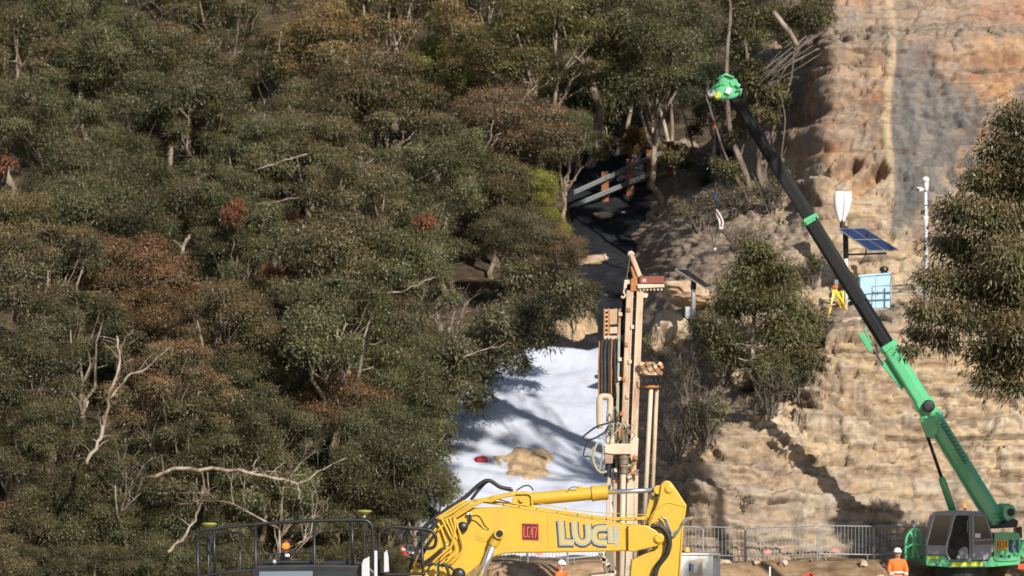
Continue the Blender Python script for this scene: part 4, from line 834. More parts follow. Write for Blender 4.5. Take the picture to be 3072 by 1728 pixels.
# ------------------------------------------------------------------ excavator
EY = 75.0
def E(x, y, d=0.0): p = P(1200 + x/2.8622, 1380 + y/2.8622, EY); p.y += d; return p
def EA(x, y, d=0.0): p = P(1180 + x/4.706, 1420 + y/4.706, EY); p.y += d; return p
def E1(x, y, d=0.0): p = P(560 + x/3.345, 1380 + y/3.345, EY); p.y += d; return p
def xz(f, pts): return [(f(*p).x, f(*p).z) for p in pts]
def excavator():
    base = P(1150, 2000, EY); base.z = -1.4
    X = thing('excavator', base, 'yellow excavator with its boom stretched to the right across the foreground', 'excavator')
    boom_poly = [(40,1030),(140,860),(330,520),(480,430),(620,412),(760,404),(880,402),(960,401),(1080,415),(1200,432),(1500,482),(1700,512),(1900,540),(2050,552),(2150,585),(2205,640),(2210,690),(2190,740),(2000,783),(1930,780),(1500,790),(1000,797),(900,803),(830,820),(770,846),(660,915),(560,1000),(530,1040)]
    boom = MB().prism(xz(E, boom_poly), EY-.36, EY+.36).build('boom', YELLOW, X, bevel=.035, seg=3)
    # flange along the top and weld seams
    top = [(620,412),(760,404),(960,401),(1200,432),(1500,482),(1700,512),(1900,540),(2050,552)]
    MB().tube([E(x, y + 4, -.355) for x, y in top], .014, 6).build('weld_seam', YELLOW, boom, smooth=True)
    for x, y0, y1 in ((1270, 455, 788), (1945, 560, 776)):
        MB().bar(E(x, y0, -.362), E(x, y1, -.362), .014, .012).build('weld_seam', YELLOW, boom)
    MB().prism(xz(E, [(1950,556),(2110,560),(2185,600),(2238,650),(2242,705),(2222,732),(1992,786),(1952,782)]), EY-.47, EY-.362).build('boom_tip_plate', YELLOW, boom, bevel=.025)
    MB().prism(xz(E, [(1950,556),(2110,560),(2185,600),(2238,650),(2242,705),(2222,732),(1992,786),(1952,782)]), EY+.362, EY+.47).build('boom_tip_plate', YELLOW, boom, bevel=.025)
    MB().lathe(E(2215, 672, -.47), [(.115, 0), (.115, .03), (.085, .045), (.085, .06), (.03, .062)], 24, (0, -1, 0)).build('pin', YELLOW, boom, bevel=.004)
    MB().lathe(E(718, 636, -.36), [(.17, 0), (.165, .01), (.11, .013), (.105, .022), (.03, .024)], 28, (0, -1, 0)).build('boss', YELLOW, boom)
    # stick
    st = [(2235,215),(2258,186),(2285,175),(2315,183),(2340,212),(2400,300),(2456,388),(2452,430),(2432,560),(2418,760),(2398,1050),(1966,1050),(1986,856),(2100,803),(2170,770),(2140,660),(2128,560),(2180,440),(2222,320)]
    stick = MB().prism(xz(E, st), EY-.27, EY+.27).build('stick', YELLOW, X, bevel=.03, seg=3)
    MB().prism(xz(E, [(2150,300),(2205,310),(2210,440),(2180,500),(2110,560),(2105,480)]), EY+.0, EY+.2).build('stick_lug', YELLOW, stick, bevel=.02)
    MB().tube(smooth_path([E(2126, 545, -.275), E(2180, 440, -.275), E(2280, 370, -.275), E(2380, 385, -.275), E(2444, 400, -.275)], 5), .012, 6).build('weld_seam', YELLOW, stick, smooth=True)
    MB().tube([E(2440, 420, -.272), E(2415, 620, -.272), E(2385, 1040, -.272)], .016, 6).build('weld_seam', YELLOW, stick, smooth=True)
    for x, y, r in ((2305, 250, .1), (2215, 672, .09)): MB().lathe(E(x, y, -.27), [(r, 0), (r, .02), (r*.7, .03), (r*.7, .045), (.02, .046)], 24, (0, -1, 0)).build('pin', YELLOW, stick, bevel=.004)
    # stick cylinder
    a, b = E(1030, 345), E(1780, 277)
    cy = MB().tube([a, a*.9 + b*.1, b], [.13, .14, .14], 24).build('stick_cylinder', YELLOW, X, smooth=True)
    cy.modifiers.new('edge', 'EDGE_SPLIT').split_angle = math.radians(40)
    t = (b-a).normalized()
    o = MB().tube([b - t*.36, b - t*.34, b - t*.3, b - t*.29, b, b + t*.02], [.145, .175, .175, .165, .165, .13], 24).build('gland', YELLOW, cy, smooth=True)
    o.modifiers.new('edge', 'EDGE_SPLIT').split_angle = math.radians(40)
    MB().box(E(1550, 236), (.12, .12, .08)).build('port_block', YELLOW, cy, bevel=.02)
    MB().cyl(b, E(2205, 257), .052, n=20).build('rod', CHROME, cy, smooth=True)
    MB().lathe(E(2215, 256, -.2), [(.1, 0), (.1, .4)], 22, (0, 1, 0)).build('rod_eye', YELLOW, cy, bevel=.01)
    for d in (-.2, .2): MB().prism(xz(E, [(985,295),(1050,265),(1120,275),(1135,400),(980,400),(960,340)]), EY+d-.04, EY+d+.04).build('clevis', YELLOW, boom, bevel=.012)
    MB().lathe(E(1045, 340, -.3), [(.06, 0), (.06, .6)], 16, (0, 1, 0)).build('pin', YELLOW, cy, bevel=.004)
    for x in (1128, 1420): MB().bar(E(x, 290 if x < 1200 else 405, -.2), E(x + 8, 410 if x < 1200 else 440, -.2), .05, .05).build('bracket', YELLOW, boom, bevel=.008)
    # boom cylinders either side
    for d, nm in ((-.52, 'near'), (.52, 'far')):
        e = E(845, 640, d)
        bc = MB().cyl(E(828, 660, d), E(660, 1080, d), .083, n=20).build('boom_cylinder_rod', CHROME, X, smooth=True)
        MB().tube([E(842, 640, d), E(800, 728, d), E(794, 740, d)], [.115, .105, .09], 20).build('rod_end', YELLOW, bc, bevel=.01)
        MB().cyl(E(665, 1070, d), E(520, 1450, d), .14, n=20).build('barrel', YELLOW, bc, smooth=True)
        s = -1 if d < 0 else 1
        MB().lathe(E(852, 630, d + (-.17 if s < 0 else .17)), [(.115, 0), (.115, .32)], 24, (0, -s, 0)).build('pin', YELLOW, bc, bevel=.012)
        MB().lathe(E(856, 630, d + s*.172), [(.075, 0), (.075, .012), (.055, .012), (.055, .004), (.02, .004), (.02, .02)], 20, (0, s, 0)).build('pin_cap', BLACK, bc)
    # hydraulic lines
    def pipe(f, pts, r, mat=YELLOW, nm='hydraulic_pipe', d=-.4, n=8, par=None, sm=4):
        return MB().tube(smooth_path([f(x, y, d) for x, y in pts], sm), r, n).build(nm, mat, par or boom, smooth=True)
    pipe(EA, [(1720,280),(1500,325),(1360,370),(1230,382),(900,560),(620,820)], .026, d=-.42)
    pipe(EA, [(1720,300),(1500,345),(1380,395),(1240,405),(930,590),(860,640),(880,760),(830,1000),(780,1060),(640,1180),(560,1260)], .028, d=-.47)
    pipe(EA, [(1010,398),(900,455),(760,545),(600,640)], .05, d=-.3); pipe(EA, [(1080,395),(960,470),(820,560),(640,650)], .04, d=-.38)
    for i, q in enumerate([[(610,680),(690,800),(750,985)], [(690,640),(780,830),(850,960),(880,1060),(850,1130),(770,1200)], [(740,640),(830,820),(875,980),(890,1100),(850,1160),(720,1275)], [(800,630),(860,800),(900,930)],
                           [(870,620),(930,800),(975,960),(985,1050),(950,1130),(800,1290)], [(660,1230),(760,1130),(830,1090)]]): pipe(EA, q, .028, d=-.42 - .012*i)
    for p0 in ((750, 985), (690, 1080), (640, 1085)): MB().cyl(EA(p0[0], p0[1], -.47), EA(p0[0] + 14, p0[1] + 34, -.47), .036, n=10).build('fitting', CHROME, boom, smooth=True)
    run = [(690,352),(760,366),(960,392),(1200,428),(1500,470),(1700,500),(1900,512),(2110,505)]
    pipe(E, run, .024, d=-.3); pipe(E, [(x, y - 14) for x, y in run], .02, d=-.22); pipe(E, [(690,352),(580,420),(480,480)], .028, d=-.42)
    for i in range(11):
        k = 0.06 + i*.088; j = k*(len(run)-1); i0 = int(j); f = j - i0; x = run[i0][0]*(1-f) + run[i0+1][0]*f; y = run[i0][1]*(1-f) + run[i0+1][1]*f
        MB().bar(E(x, y - 8, -.3), E(x, y + 14, -.3), .014, .075).build('pipe_clamp', BLACK, boom)
    pipe(E, [(1140,360),(1450,420),(1700,450),(2100,470),(2160,480)], .008, d=-.1, sm=3); pipe(E, [(820,330),(1000,380),(1090,390)], .014, d=-.25)
    pipe(E, [(560,360),(800,320),(1010,270)], .022, d=-.2); pipe(E, [(640,350),(870,300),(1030,290),(1120,300),(1130,380)], .02, d=-.28)
    H = lambda q, r, d, nm='hose', par=None, mat=RUBBER, f=E: pipe(f, q, r, mat, nm, d, 10, par, 5)
    H([(150,640),(280,515),(400,430),(560,320),(690,205),(770,178),(860,232),(955,252)], .046, -.3); H([(610,345),(690,240),(770,180),(880,240),(970,262)], .036, -.16)
    H([(1000,262),(1060,225),(1110,222),(1145,262)], .016, -.2); H([(1440,255),(1480,232),(1530,235)], .01, -.2); H([(600,455),(605,520),(560,570),(520,580)], .03, -.45)
    MB().lathe(E(540, 575, -.4), [(.10, 0), (.12, .05), (.09, .09)], 16, (0, -1, 0)).build('lamp_housing', BLACK, boom, smooth=True)
    MB().box(E(596, 460, -.45), (.09, .05, .05)).build('label_plate', WHITE, boom, bevel=.004)
    H([(610,480),(680,480),(730,560),(765,590)], .008, -.38); H([(600,505),(660,530),(720,590),(765,600)], .008, -.38)
    H([(640,640),(560,770),(400,960),(250,1300)], .042, -.5, f=EA); H([(600,700),(470,880),(330,1120),(220,1400)], .04, -.44, f=EA); H([(590,860),(480,1030),(360,1260)], .036, -.52, f=EA); H([(700,1060),(560,1180),(430,1270),(340,1320)], .04, -.53, f=EA)
    H([(480,1290),(560,1270),(640,1290),(760,1290),(860,1360),(900,1440)], .03, -.6, f=EA); H([(700,1260),(760,1320),(800,1449)], .035, -.62, f=EA); H([(520,1300),(500,1400),(600,1460)], .025, -.6, f=EA)
    MB().lathe(EA(930, 1420, -.55), [(.14, 0), (.15, .04), (.12, .1), (.05, .12)], 18, (0, -1, 0)).build('lamp_housing', BLACK, X, smooth=True)
    MB().bar(EA(640, 1250, -.6), EA(640, 1449, -.6), .06, .06).build('valve_block', BLACK, X, bevel=.01); MB().bar(EA(624, 1270, -.65), EA(624, 1420, -.65), .02, .02).build('sight_glass', BLUEGLASS, X)
    MB().box(EA(278, 1118, -.5), (.15, .03, .05), Matrix.Rotation(.15, 3, 'Y')).build('cable_label', WHITE, boom, bevel=.004)
    hs = H([(2150,570),(2230,570),(2290,640),(2305,720),(2280,810),(2210,900),(2175,1010)], .058, -.42, 'stick_hose', stick)
    path = smooth_path([E(x, y, -.42) for x, y in [(2150,570),(2230,570),(2290,640),(2305,720),(2280,810),(2210,900),(2175,1010)]], 12); mb = MB()
    for i in range(1, len(path)-1): mb.tube([path[i] - (path[i+1]-path[i])*.22, path[i] + (path[i+1]-path[i])*.22], .064, 10)
    mb.build('spiral_guard', RUBBER, hs)
    for i in range(3): H([(2230+8*i,480+6*i),(2262+8*i,510),(2285+10*i,575),(2330,650-14*i),(2375,630-14*i),(2410,560),(2440+6*i,505+8*i),(2490,490)], .013, -.36 - .02*i, 'hose', stick, STEELHOSE)
    H([(2160,560),(2200,540),(2250,560),(2270,600)], .03, -.4, 'hose', stick); MB().cyl(E(2170, 545, -.42), E(2240, 562, -.42), .035, n=10).build('fitting', YELLOW, stick, smooth=True)
    MB().cyl(E(2475, 512, -.36), E(2505, 488, -.36), .02, n=8).build('fitting', YELLOW, stick)
    # decals
    yf = EY - .3605
    pl = MB().prism(xz(E, [(1043,541),(1190,545),(1192,692),(1046,688)]), yf-.004, yf).build('fleet_number_plate', REDDECAL, boom)
    MB().prism(xz(E, [(1049,547),(1184,551),(1186,686),(1052,682)]), yf-.007, yf-.0045).build('plate_field', PLATE, pl)
    mb = MB(); p0, p1 = E(1060, 668), E(1176, 566); lettering(mb, 'LC47', p0.x, p0.z, p1.x-p0.x, p1.z-p0.z, .021, yf-.010, .16); mb.build('fleet_number', REDDECAL, pl)
    logo = [[(1378,518),(1384,600),(1392,706),(1492,706)], [(1494,528),(1498,600),(1502,640),(1512,672),(1530,696),(1556,708),(1582,706),(1604,692),(1614,668),(1616,630),(1610,545)],
            [(1772,583),(1712,583),(1684,592),(1667,614),(1662,645),(1667,676),(1682,698),(1712,708),(1774,709)], [(1803,572),(1805,640),(1808,714)], [(1772,645),(1725,645)]]
    pan = MB(); [ribbon(pan, xz(E, [(x-3, y+5) for x, y in q]), .205, yf-.002) for q in logo[:2]]; [ribbon(pan, xz(E, [(x-3, y+5) for x, y in q]), .205, yf-.0024) for q in logo[2:4]]
    root = pan.build('company_logo', CHARCOAL, boom)
    mb = MB(); mb.add([E(1832,565,0),E(1872,568,0),E(1874,738,0),E(1834,738,0)], [(3,2,1,0)]); 
    for v in mb.v: v.y = yf-.0028
    mb.build('logo_panel', SILVER, root)
    for w, m, off in ((.138, SILVER, .004), (.052, YDECAL, .0066)):
        mb = MB()
        for i, q in enumerate(logo): ribbon(mb, xz(E, q), w if i < 4 else w*.45, yf - off - .0004*i)
        mb.build('logo_letters', m, root)
    mb = MB(); p0, p1 = E(1838, 715), E(1864, 680); lettering(mb, 'O', p0.x, p0.z, p1.x-p0.x, p1.z-p0.z, .022, yf-.0085); p0, p1 = E(1836, 625), E(1862, 580); lettering(mb, 'C', p0.x, p0.z, p1.x-p0.x, p1.z-p0.z, .022, yf-.0085)
    mb.build('logo_small_letters', YDECAL, root)
    # upper structure, cab and tracks
    MB().prism(xz(E1, [(-900,1700),(-900,1330),(-820,1250),(600,1215),(2900,1215),(3050,1330),(3050,1700)]), EY-1.4, EY+1.5).build('house', YELLOW, X, bevel=.08)
    cab = MB().prism(xz(E1, [(690,1950),(690,1085),(740,1040),(1340,1030),(1850,1040),(1935,1120),(2010,1400),(2010,1950)]), EY-1.5, EY-.45).build('cab', BLACK, X, bevel=.05, seg=3)
    MB().prism(xz(E1, [(780,1105),(1305,1100),(1305,1500),(780,1500)]), EY-1.512, EY-1.498).build('side_window', BLUEGLASS, cab)
    MB().prism(xz(E1, [(1350,1105),(1800,1105),(1880,1300),(1900,1500),(1350,1500)]), EY-1.512, EY-1.498).build('door_window', GLASS, cab)
    MB().prism(xz(E1, [(800,1030),(820,1000),(1280,1000),(1340,1030)]), EY-1.3, EY-.7).build('roof_hatch', BLACK, cab, bevel=.02)
    MB().prism(xz(E1, [(1360,1042),(1400,1010),(1640,1000),(1800,1018),(1840,1042)]), EY-1.2, EY-.6).build('roof_vent', BLACK, cab, bevel=.02)
    MB().bar(E1(760, 950, -1), E1(1280, 915, -1), .04, .06).build('light_bar', BLACK, cab, bevel=.008); MB().bar(E1(1290, 905, -1), E1(1300, 1020, -1), .07, .05).build('light_bar_mount', BLACK, cab, bevel=.008); MB().bar(E1(770, 950, -1), E1(770, 1030, -1), .05, .05).build('light_bar_mount', BLACK, cab)
    bc = MB().lathe(E1(1020, 1010, -1.1), [(.12, 0), (.12, .12), (.08, .15), (.08, .19)], 18).build('beacon', BLACK, cab, bevel=.006)
    MB().lathe(E1(1028, 905, -1.1), [(.1, -.08), (.1, .22), (.07, .26), (.0, .27)], 20).build('lens', CLEAR, bc, smooth=True)
    MB().lathe(E1(1028, 855, -1.1), [(.02, -.07), (.07, -.05), (.085, 0), (.07, .05), (.02, .07)], 16).build('lamp', AMBER, bc, smooth=True)
    MB().lathe(E1(1048, 950, -1.3), [(.05, -.03), (.06, 0), (.04, .04)], 12).build('camera_dome', WHITE, cab, smooth=True); MB().lathe(E1(920, 1010, -1.3), [(.05, -.05), (.06, 0), (.03, .05)], 12).build('work_lamp', CHROME, cab, smooth=True)
    for (x, y, d) in ((1800, 520, -.9), (205, 650, .6)):
        g = MB().lathe(E1(x, y, d), [(.03, -.09), (.06, -.06), (.13, -.02), (.17, .012), (.17, .022), (.12, .04), (.0, .045)], 28).build('positioning_antenna', paint('antenna_yellow', (0.3, 0.31, 0.06), 0.5), X, smooth=True)
        MB().lathe(E1(x, y + 45, d), [(.03, -.04), (.035, .0), (.03, .03)], 12).build('antenna_neck', CHROME, g, smooth=True)
        MB().cyl(E1(x, y + 60, d), E1(x, y + 600, d), .03, n=10).build('antenna_mast', BLACK, g); MB().box(E1(x + 6, y + 150, d), (.1, .09, .16)).build('antenna_clamp', BLACK, g, bevel=.01)
    def rail(pts, d0, r=.038, d1=None, k=5):
        n = len(pts); return MB().tube(smooth_path([E1(x, y, d0 + ((d1 - d0)*i/(n-1) if d1 is not None else 0)) for i, (x, y) in enumerate(pts)], k), r, 10).build('handrail', BLACK, X, smooth=True)
    rail([(165,760),(168,725),(215,700),(340,683),(740,640),(1315,606),(1680,600),(1800,602),(1862,625),(1890,700),(1900,1000),(1905,1400)], -1.45)
    rail([(150,1170),(340,1130),(750,1092),(1330,1086),(1880,1060)], -1.45)
    for x, y0, y1 in ((172, 740, 1500), (335, 690, 1180), (742, 645, 1500), (1320, 608, 1500), (1692, 602, 1075)): MB().cyl(E1(x - 4, y0, -1.45), E1(x + 8, y1, -1.45), .033, n=10).build('rail_post', BLACK, X, smooth=True)
    rail([(170,730),(235,738),(400,726),(530,735),(595,785),(605,860),(570,915)], -1.4, .03, .9)
    for x, d in ((242, -.6), (515, .5)): MB().cyl(E1(x, 735, d), E1(x + 4, 1500, d), .027, n=10).build('rail_post', BLACK, X, smooth=True)
    rail([(1950,1500),(1948,800),(1965,720),(2020,680),(2130,668),(2370,690),(2450,700),(2500,745),(2512,810),(2485,870),(2400,885)], -1.0)
    rail([(1960,1140),(2200,1135),(2410,1130)], -1.0); MB().cyl(E1(2368, 692, -1.0), E1(2396, 1400, -1.0), .033, n=10).build('rail_post', BLACK, X, smooth=True)
    MIR = paint('mirror_back', (0.6, 0.63, 0.68), 0.25, 0.2, 0.15)
    MB().prism(xz(E1, [(1790,1040),(1805,985),(1866,955),(1870,1200),(1790,1200)]), EY-1.75, EY-1.68).build('mirror', MIR, X, bevel=.015)
    MB().prism(xz(E1, [(2000,925),(2030,895),(2045,960),(2052,1110),(2000,1115)]), EY-1.3, EY-1.2).build('mirror', MIR, X, bevel=.015)
    MB().bar(E1(1925, 900, -1.5), E1(1925, 1160, -1.5), .07, .05).build('mirror_arm', MIR, X, bevel=.01)
    CR = paint('grease_dark', (0.05, 0.045, 0.04), 0.7)
    for d in (-1.55, .95):
        tr = MB().prism(resample2(xz(E1, [(-700,2650),(-900,2500),(-700,2330),(1000,2330),(2900,2330),(3100,2500),(2900,2650),(1000,2650)]), 4), EY+d, EY+d+.6).build('crawler_track', CR, X, bevel=.03)
        for k in range(5): MB().lathe(E1(-500 + 800*k, 2520, d + .3), [(.25, -.34), (.25, .34)], 18, (0, 1, 0)).build('roller', YELLOW, tr)
    MB().prism(xz(E1, [(200,2400),(200,1690),(2000,1690),(2000,2400)]), EY-.9, EY+.9).build('undercarriage', YELLOW, X, bevel=.05)
excavator()
# ------------------------------------------------------------------ telescopic crane
GREEN = paint('crane_green', (0.105, 0.46, 0.21), 0.24, 0, 0.2, (0.03, 0.12, 0.06), 1.2, coat=0.4)
GREY = paint('cab_grey', (0.26, 0.27, 0.3), 0.4, 0, 0.2); LIME = paint('lime_stripe', (0.62, 0.62, 0.03), 0.5); ORANGEPLATE = paint('orange_plate', (0.72, 0.36, 0.02), 0.5, 0, 0.1)
NAVY = paint('navy_decal', (0.01, 0.05, 0.16), 0.4); BLACKBOOM = paint('black_boom', (0.005, 0.005, 0.006), 0.6, 0, 0.35, (0.022, 0.022, 0.025), 1.0, spec=0.25, streak=True)
CY = 109.0
def K(x, y, d=0.0): p = P(2500 + x/4.164, 1380 + y/4.164, CY); p.y += d; return p
def T(px, py, d=0.0, Y=CY): p = P(px, py, Y); p.y += d; return p
def octo(mb, a, b, w, dpt, ch=0.3):
    """box beam with wide chamfers"""
    a, b = Vector(a), Vector(b); t = (b-a).normalized(); x = t.cross(Vector((0, 1, 0))).normalized(); y = x.cross(t).normalized(); vs = []
    pr = [(-.5, -.5+ch), (-.5+ch, -.5), (.5-ch*.5, -.5), (.5, -.5+ch*.5), (.5, .5-ch*.5), (.5-ch*.5, .5), (-.5+ch, .5), (-.5, .5-ch)]
    for p in (a, b):
        for i, j in pr: vs.append(p + x*(i*w) + y*(j*dpt))
    n = 8; return mb.add(vs, [tuple(range(n-1, -1, -1)), tuple(range(n, 2*n))] + [(i, (i+1) % n, n+(i+1) % n, n+i) for i in range(n)])
def crane():
    base = T(2900, 1830); base.z = 0
    X = thing('mobile_crane', base, 'green crane with a raised black and green telescopic boom, right foreground', 'crane')
    L = lambda py: 2195 + (py - 280)/1.6165
    def bm(py0, py1, w, mat, nm, dpt=.5, par=None, off=0, d=0.0):
        o = octo(MB(), T(L(py0) + off, py0, d), T(L(py1) + off, py1, d), w, dpt).build(nm, mat, par or X, bevel=.03); return o
    b0 = bm(1570, 1200, .60, GREEN, 'boom_base_section', .58); b1 = bm(1240, 1035, .53, GREEN, 'boom_second_section', .5); b2 = bm(1050, 655, .46, BLACKBOOM, 'boom_third_section', .44); b3 = bm(670, 290, .37, BLACKBOOM, 'boom_fly_section', .36)
    for par, py, w, h in ((b1, 1042, .6, .14), (b2, 662, .56, .12), (b0, 1262, .68, .2), (b0, 1215, .66, .12)):
        o = octo(MB(), T(L(py + 6), py + 6), T(L(py - 6 - h*30), py - 6 - h*30), w, w).build('collar', GREEN, par, bevel=.02)
    b2i = bm(905, 480, .42, BLACKBOOM, 'wear_strip', .05, b2, d=-.235)
    # fittings on the boom
    MB().lathe(T(2781, 1219, -.36), [(.19, 0), (.2, .05), (.2, .12), (.16, .16), (.05, .17)], 24, (0, -1, 0)).build('hose_reel', RUBBER, b1, bevel=.01)
    MB().prism(xz(lambda a, b: T(a, b), [(2752,1255),(2772,1248),(2800,1262),(2812,1290),(2796,1318),(2775,1312)]), CY-.42, CY-.3).build('cylinder_bracket', GREEN, b0, bevel=.03)
    MB().prism(xz(lambda a, b: T(a, b), [(2640,1090),(2668,1070),(2716,1150),(2706,1172)]), CY-.05, CY+.1).build('side_guide', GREEN, b1, bevel=.02)
    MB().prism(xz(lambda a, b: T(a, b), [(2570,1003),(2585,1000),(2600,1018),(2618,1050),(2606,1058),(2590,1035)]), CY-.3, CY-.15).build('guide_bracket', GREEN, b1, bevel=.02)
    MB().tube([T(2612, 1040, -.2), T(2648, 1095, -.2)], .03, 8).build('guide_rod', BLACK, b1); MB().cyl(T(2590, 985, -.2), T(2610, 1030, -.2), .035, n=8).build('guide_pin', GREEN, b1)
    MB().prism(xz(lambda a, b: T(a, b), [(2410,672),(2450,652),(2446,640),(2408,660)]), CY-.32, CY-.2).build('collar_clip', GREEN, b2, bevel=.01)
    mb = MB()                                               # dark lettering down the base section
    for i in range(11):
        py = 1275 + i*11; px = L(py) + 14
        ribbon(mb, [(T(px - 8, py).x, T(px - 8, py).z), (T(px + 6, py - 5).x, T(px + 6, py - 5).z)], .04, CY-.296); ribbon(mb, [(T(px - 6, py + 6).x, T(px - 6, py + 6).z), (T(px + 5, py + 3).x, T(px + 5, py + 3).z)], .025, CY-.2965)
    mb.build('boom_lettering', paint('dark_green_decal', (0.01, 0.07, 0.05), 0.4), b0)
    # lift cylinder
    lc = MB().cyl(T(2778, 1300, -.1), T(2826, 1440, -.1), .055, n=14).build('lift_cylinder_rod', BLACK, X, smooth=True); MB().tube([T(2822, 1432, -.1), T(2826, 1442, -.1), T(2862, 1545, -.1)], [.09, .12, .12], 16).build('lift_cylinder_barrel', GREEN, lc, smooth=True)
    # boom head, hoist line and hook
    HY = 107.9
    hd = MB().prism(xz(lambda a, b: T(a, b), [(2140,262),(2160,238),(2184,228),(2206,240),(2214,262),(2222,288),(2190,300),(2150,298)]), CY-.2, CY+.2).build('boom_head', GREEN, X, bevel=.05)
    for x, y, r, m in ((2134, 280, .12, WHITE), (2152, 288, .11, LIME), (2186, 275, .1, GREEN), (2168, 246, .13, GREEN), (2200, 250, .13, GREEN)):
        for d in (-.24, .12): MB().lathe(T(x, y, d), [(r, 0), (r*.85, .03), (r*.85, .09), (r, .12)], 20, (0, 1, 0)).build('sheave', m, hd, bevel=.006)
    MB().box(T(2184, 276, -.26), (.17, .1, .2), Matrix.Rotation(.5, 3, 'Y')).build('head_box', WHITE, hd, bevel=.015); MB().box(T(2212, 258, -.2), (.16, .2, .12), Matrix.Rotation(.6, 3, 'Y')).build('head_lug', GREEN, hd, bevel=.015); MB().box(T(2162, 236, -.15), (.18, .2, .1), Matrix.Rotation(-.5, 3, 'Y')).build('head_lug', GREEN, hd, bevel=.015)
    for q in ([(2150,240),(2175,226),(2200,236)], [(2208,275),(2222,270),(2218,290)], [(2160,255),(2140,262),(2130,280)]): MB().tube([T(a, b, -.27) for a, b in q], .04, 8).build('head_guard', GREEN, hd, smooth=True)
    MB().cyl(T(2143, 285, -.1), T(2145, 590, -.1), .014, n=6).build('hoist_line', BLACK, X); MB().cyl(T(2164, 290, .1), T(2163, 480, .1), .01, n=6).build('hoist_line', BLACK, X)
    MB().lathe(T(2142, 382, -.1), [(.03, -.05), (.05, 0), (.03, .05)], 10).build('limit_weight', REDDECAL, X, smooth=True)
    hk = MB().lathe(T(2146, 592, -.1), [(.03, .16), (.07, .12), (.075, -.08), (.03, -.14)], 14).build('hook_block', paint('hook_blue', (0.04, 0.12, 0.22), 0.5), X, smooth=True)
    MB().tube(smooth_path([T(2146, 604, -.1), T(2150, 622, -.1), T(2144, 632, -.1), T(2138, 622, -.1)], 4), .028, 8).build('hook', BLACK, hk, smooth=True)
    # slewing cab
    cab = MB().prism(xz(K, [(1190,690),(1240,645),(1480,625),(1780,640),(1850,690),(1945,990),(1950,1120),(1860,1250),(1370,1260),(1330,1180),(1105,1180),(1105,1060)]), CY-1.15, CY-.25).build('cab', GREY, X, bevel=.03)
    yf = CY - 1.15
    MB().prism(xz(K, [(1215,690),(1415,690),(1345,1060),(1125,1060)]), yf-.012, yf+.02).build('front_window', GLASS, cab)
    MB().prism(xz(K, [(1480,690),(1630,690),(1640,1235),(1400,1235),(1372,1120),(1410,880)]), yf-.012, yf+.02).build('door_shade_plate', paint('cab_shade_black', (0.006, 0.006, 0.007), 0.8), cab)  # near-black plate on the solid cab, painted for the shade inside the open door
    MB().prism(xz(K, [(1500,1120),(1570,1070),(1620,1090),(1625,1230),(1490,1230)]), yf-.06, yf-.013).build('seat', GREY, cab, bevel=.02); MB().lathe(K(1500, 1205, -1.2), [(.05, -.06), (.06, 0), (.04, .06)], 10).build('work_boot', WHITE, cab, smooth=True)
    dr = MB().prism(xz(K, [(1660,672),(1840,684),(1930,985),(1948,1110),(1862,1240),(1672,1238)]), yf-.06, yf-.014).build('cab_door', GREY, cab, bevel=.012)
    MB().prism(xz(K, [(1700,695),(1828,702),(1912,975),(1700,985)]), yf-.068, yf-.058).build('door_window', GLASS, dr); MB().prism(xz(K, [(1700,1008),(1925,995),(1930,1045),(1700,1058)]), yf-.07, yf-.06).build('door_stripe', paint('brown_stripe', (0.14, 0.1, 0.08), 0.5), dr)
    MB().tube([K(1612, 900, -1.2), K(1612, 760, -1.22), K(1635, 740, -1.2)], .016, 6).build('grab_handle', GREY, cab); MB().box(K(1738, 940, -1.17 - .06), (.17, .01, .14)).build('door_sticker', WHITE, dr)
    MB().tube(smooth_path([K(1490, 650, -1.17), K(1440, 740, -1.17), (K(1405, 900, -1.17)), K(1360, 1040, -1.17), K(1345, 1150, -1.17), K(1400, 1240, -1.17)], 5), .032, 8).build('door_pillar', paint('pillar_silver', (0.42, 0.43, 0.46), 0.35, 0.3), cab, smooth=True)
    MB().tube([K(1203, 690, -1.17), K(1105, 1065, -1.17)], .028, 8).build('front_pillar', paint('pillar_pale', (0.55, 0.55, 0.54), 0.4), cab, smooth=True)
    bc = MB().lathe(K(1608, 625, -.7), [(.05, 0), (.05, .05), (.035, .06)], 12).build('beacon', BLACK, cab); MB().lathe(K(1610, 600, -.7), [(.045, 0), (.045, .13), (.02, .16)], 12).build('lamp', AMBER, bc, smooth=True)
    # superstructure
    MB().prism(xz(K, [(1100,1182),(1330,1182),(1370,1262),(1860,1255),(1900,1200),(2270,1220),(2260,1300),(1900,1330),(1380,1335),(1100,1310)]), CY-1.2, CY+.9).build('deck', GREEN, X, bevel=.03)
    MB().prism(xz(K, [(1112,1190),(1270,1200),(1262,1232),(1112,1225)]), CY-1.212, CY-1.198).build('stripe', LIME, X); MB().prism(xz(K, [(1412,1275),(1800,1268),(1800,1312),(1412,1322)]), CY-1.216, CY-1.202).build('stripe', LIME, X)
    MB().lathe(K(1240, 1270, -1.2), [(.05, 0), (.06, .03), (.02, .05)], 12, (0, -1, 0)).build('lamp', CHROME, X, smooth=True)
    cw = MB().prism(resample2(xz(K, [(1945,930),(1960,905),(2100,900),(2225,905),(2262,950),(2268,1100),(2258,1215),(2180,1250),(1960,1245),(1940,1150)]), 4), CY-1.25, CY+1.0).build('counterweight', GREEN, X, bevel=.05)
    MB().prism(resample2(xz(K, [(2285,1000),(2330,1005),(2350,1060),(2345,1190),(2300,1215),(2275,1150)]), 4), CY-1.1, CY+.6).build('rear_housing', GREEN, X, bevel=.03)
    yc = CY - 1.2515
    pl = MB().prism(xz(K, [(1962,992),(2110,988),(2110,1110),(1962,1116)]), yc-.006, yc).build('fleet_number_plate', ORANGEPLATE, cw)
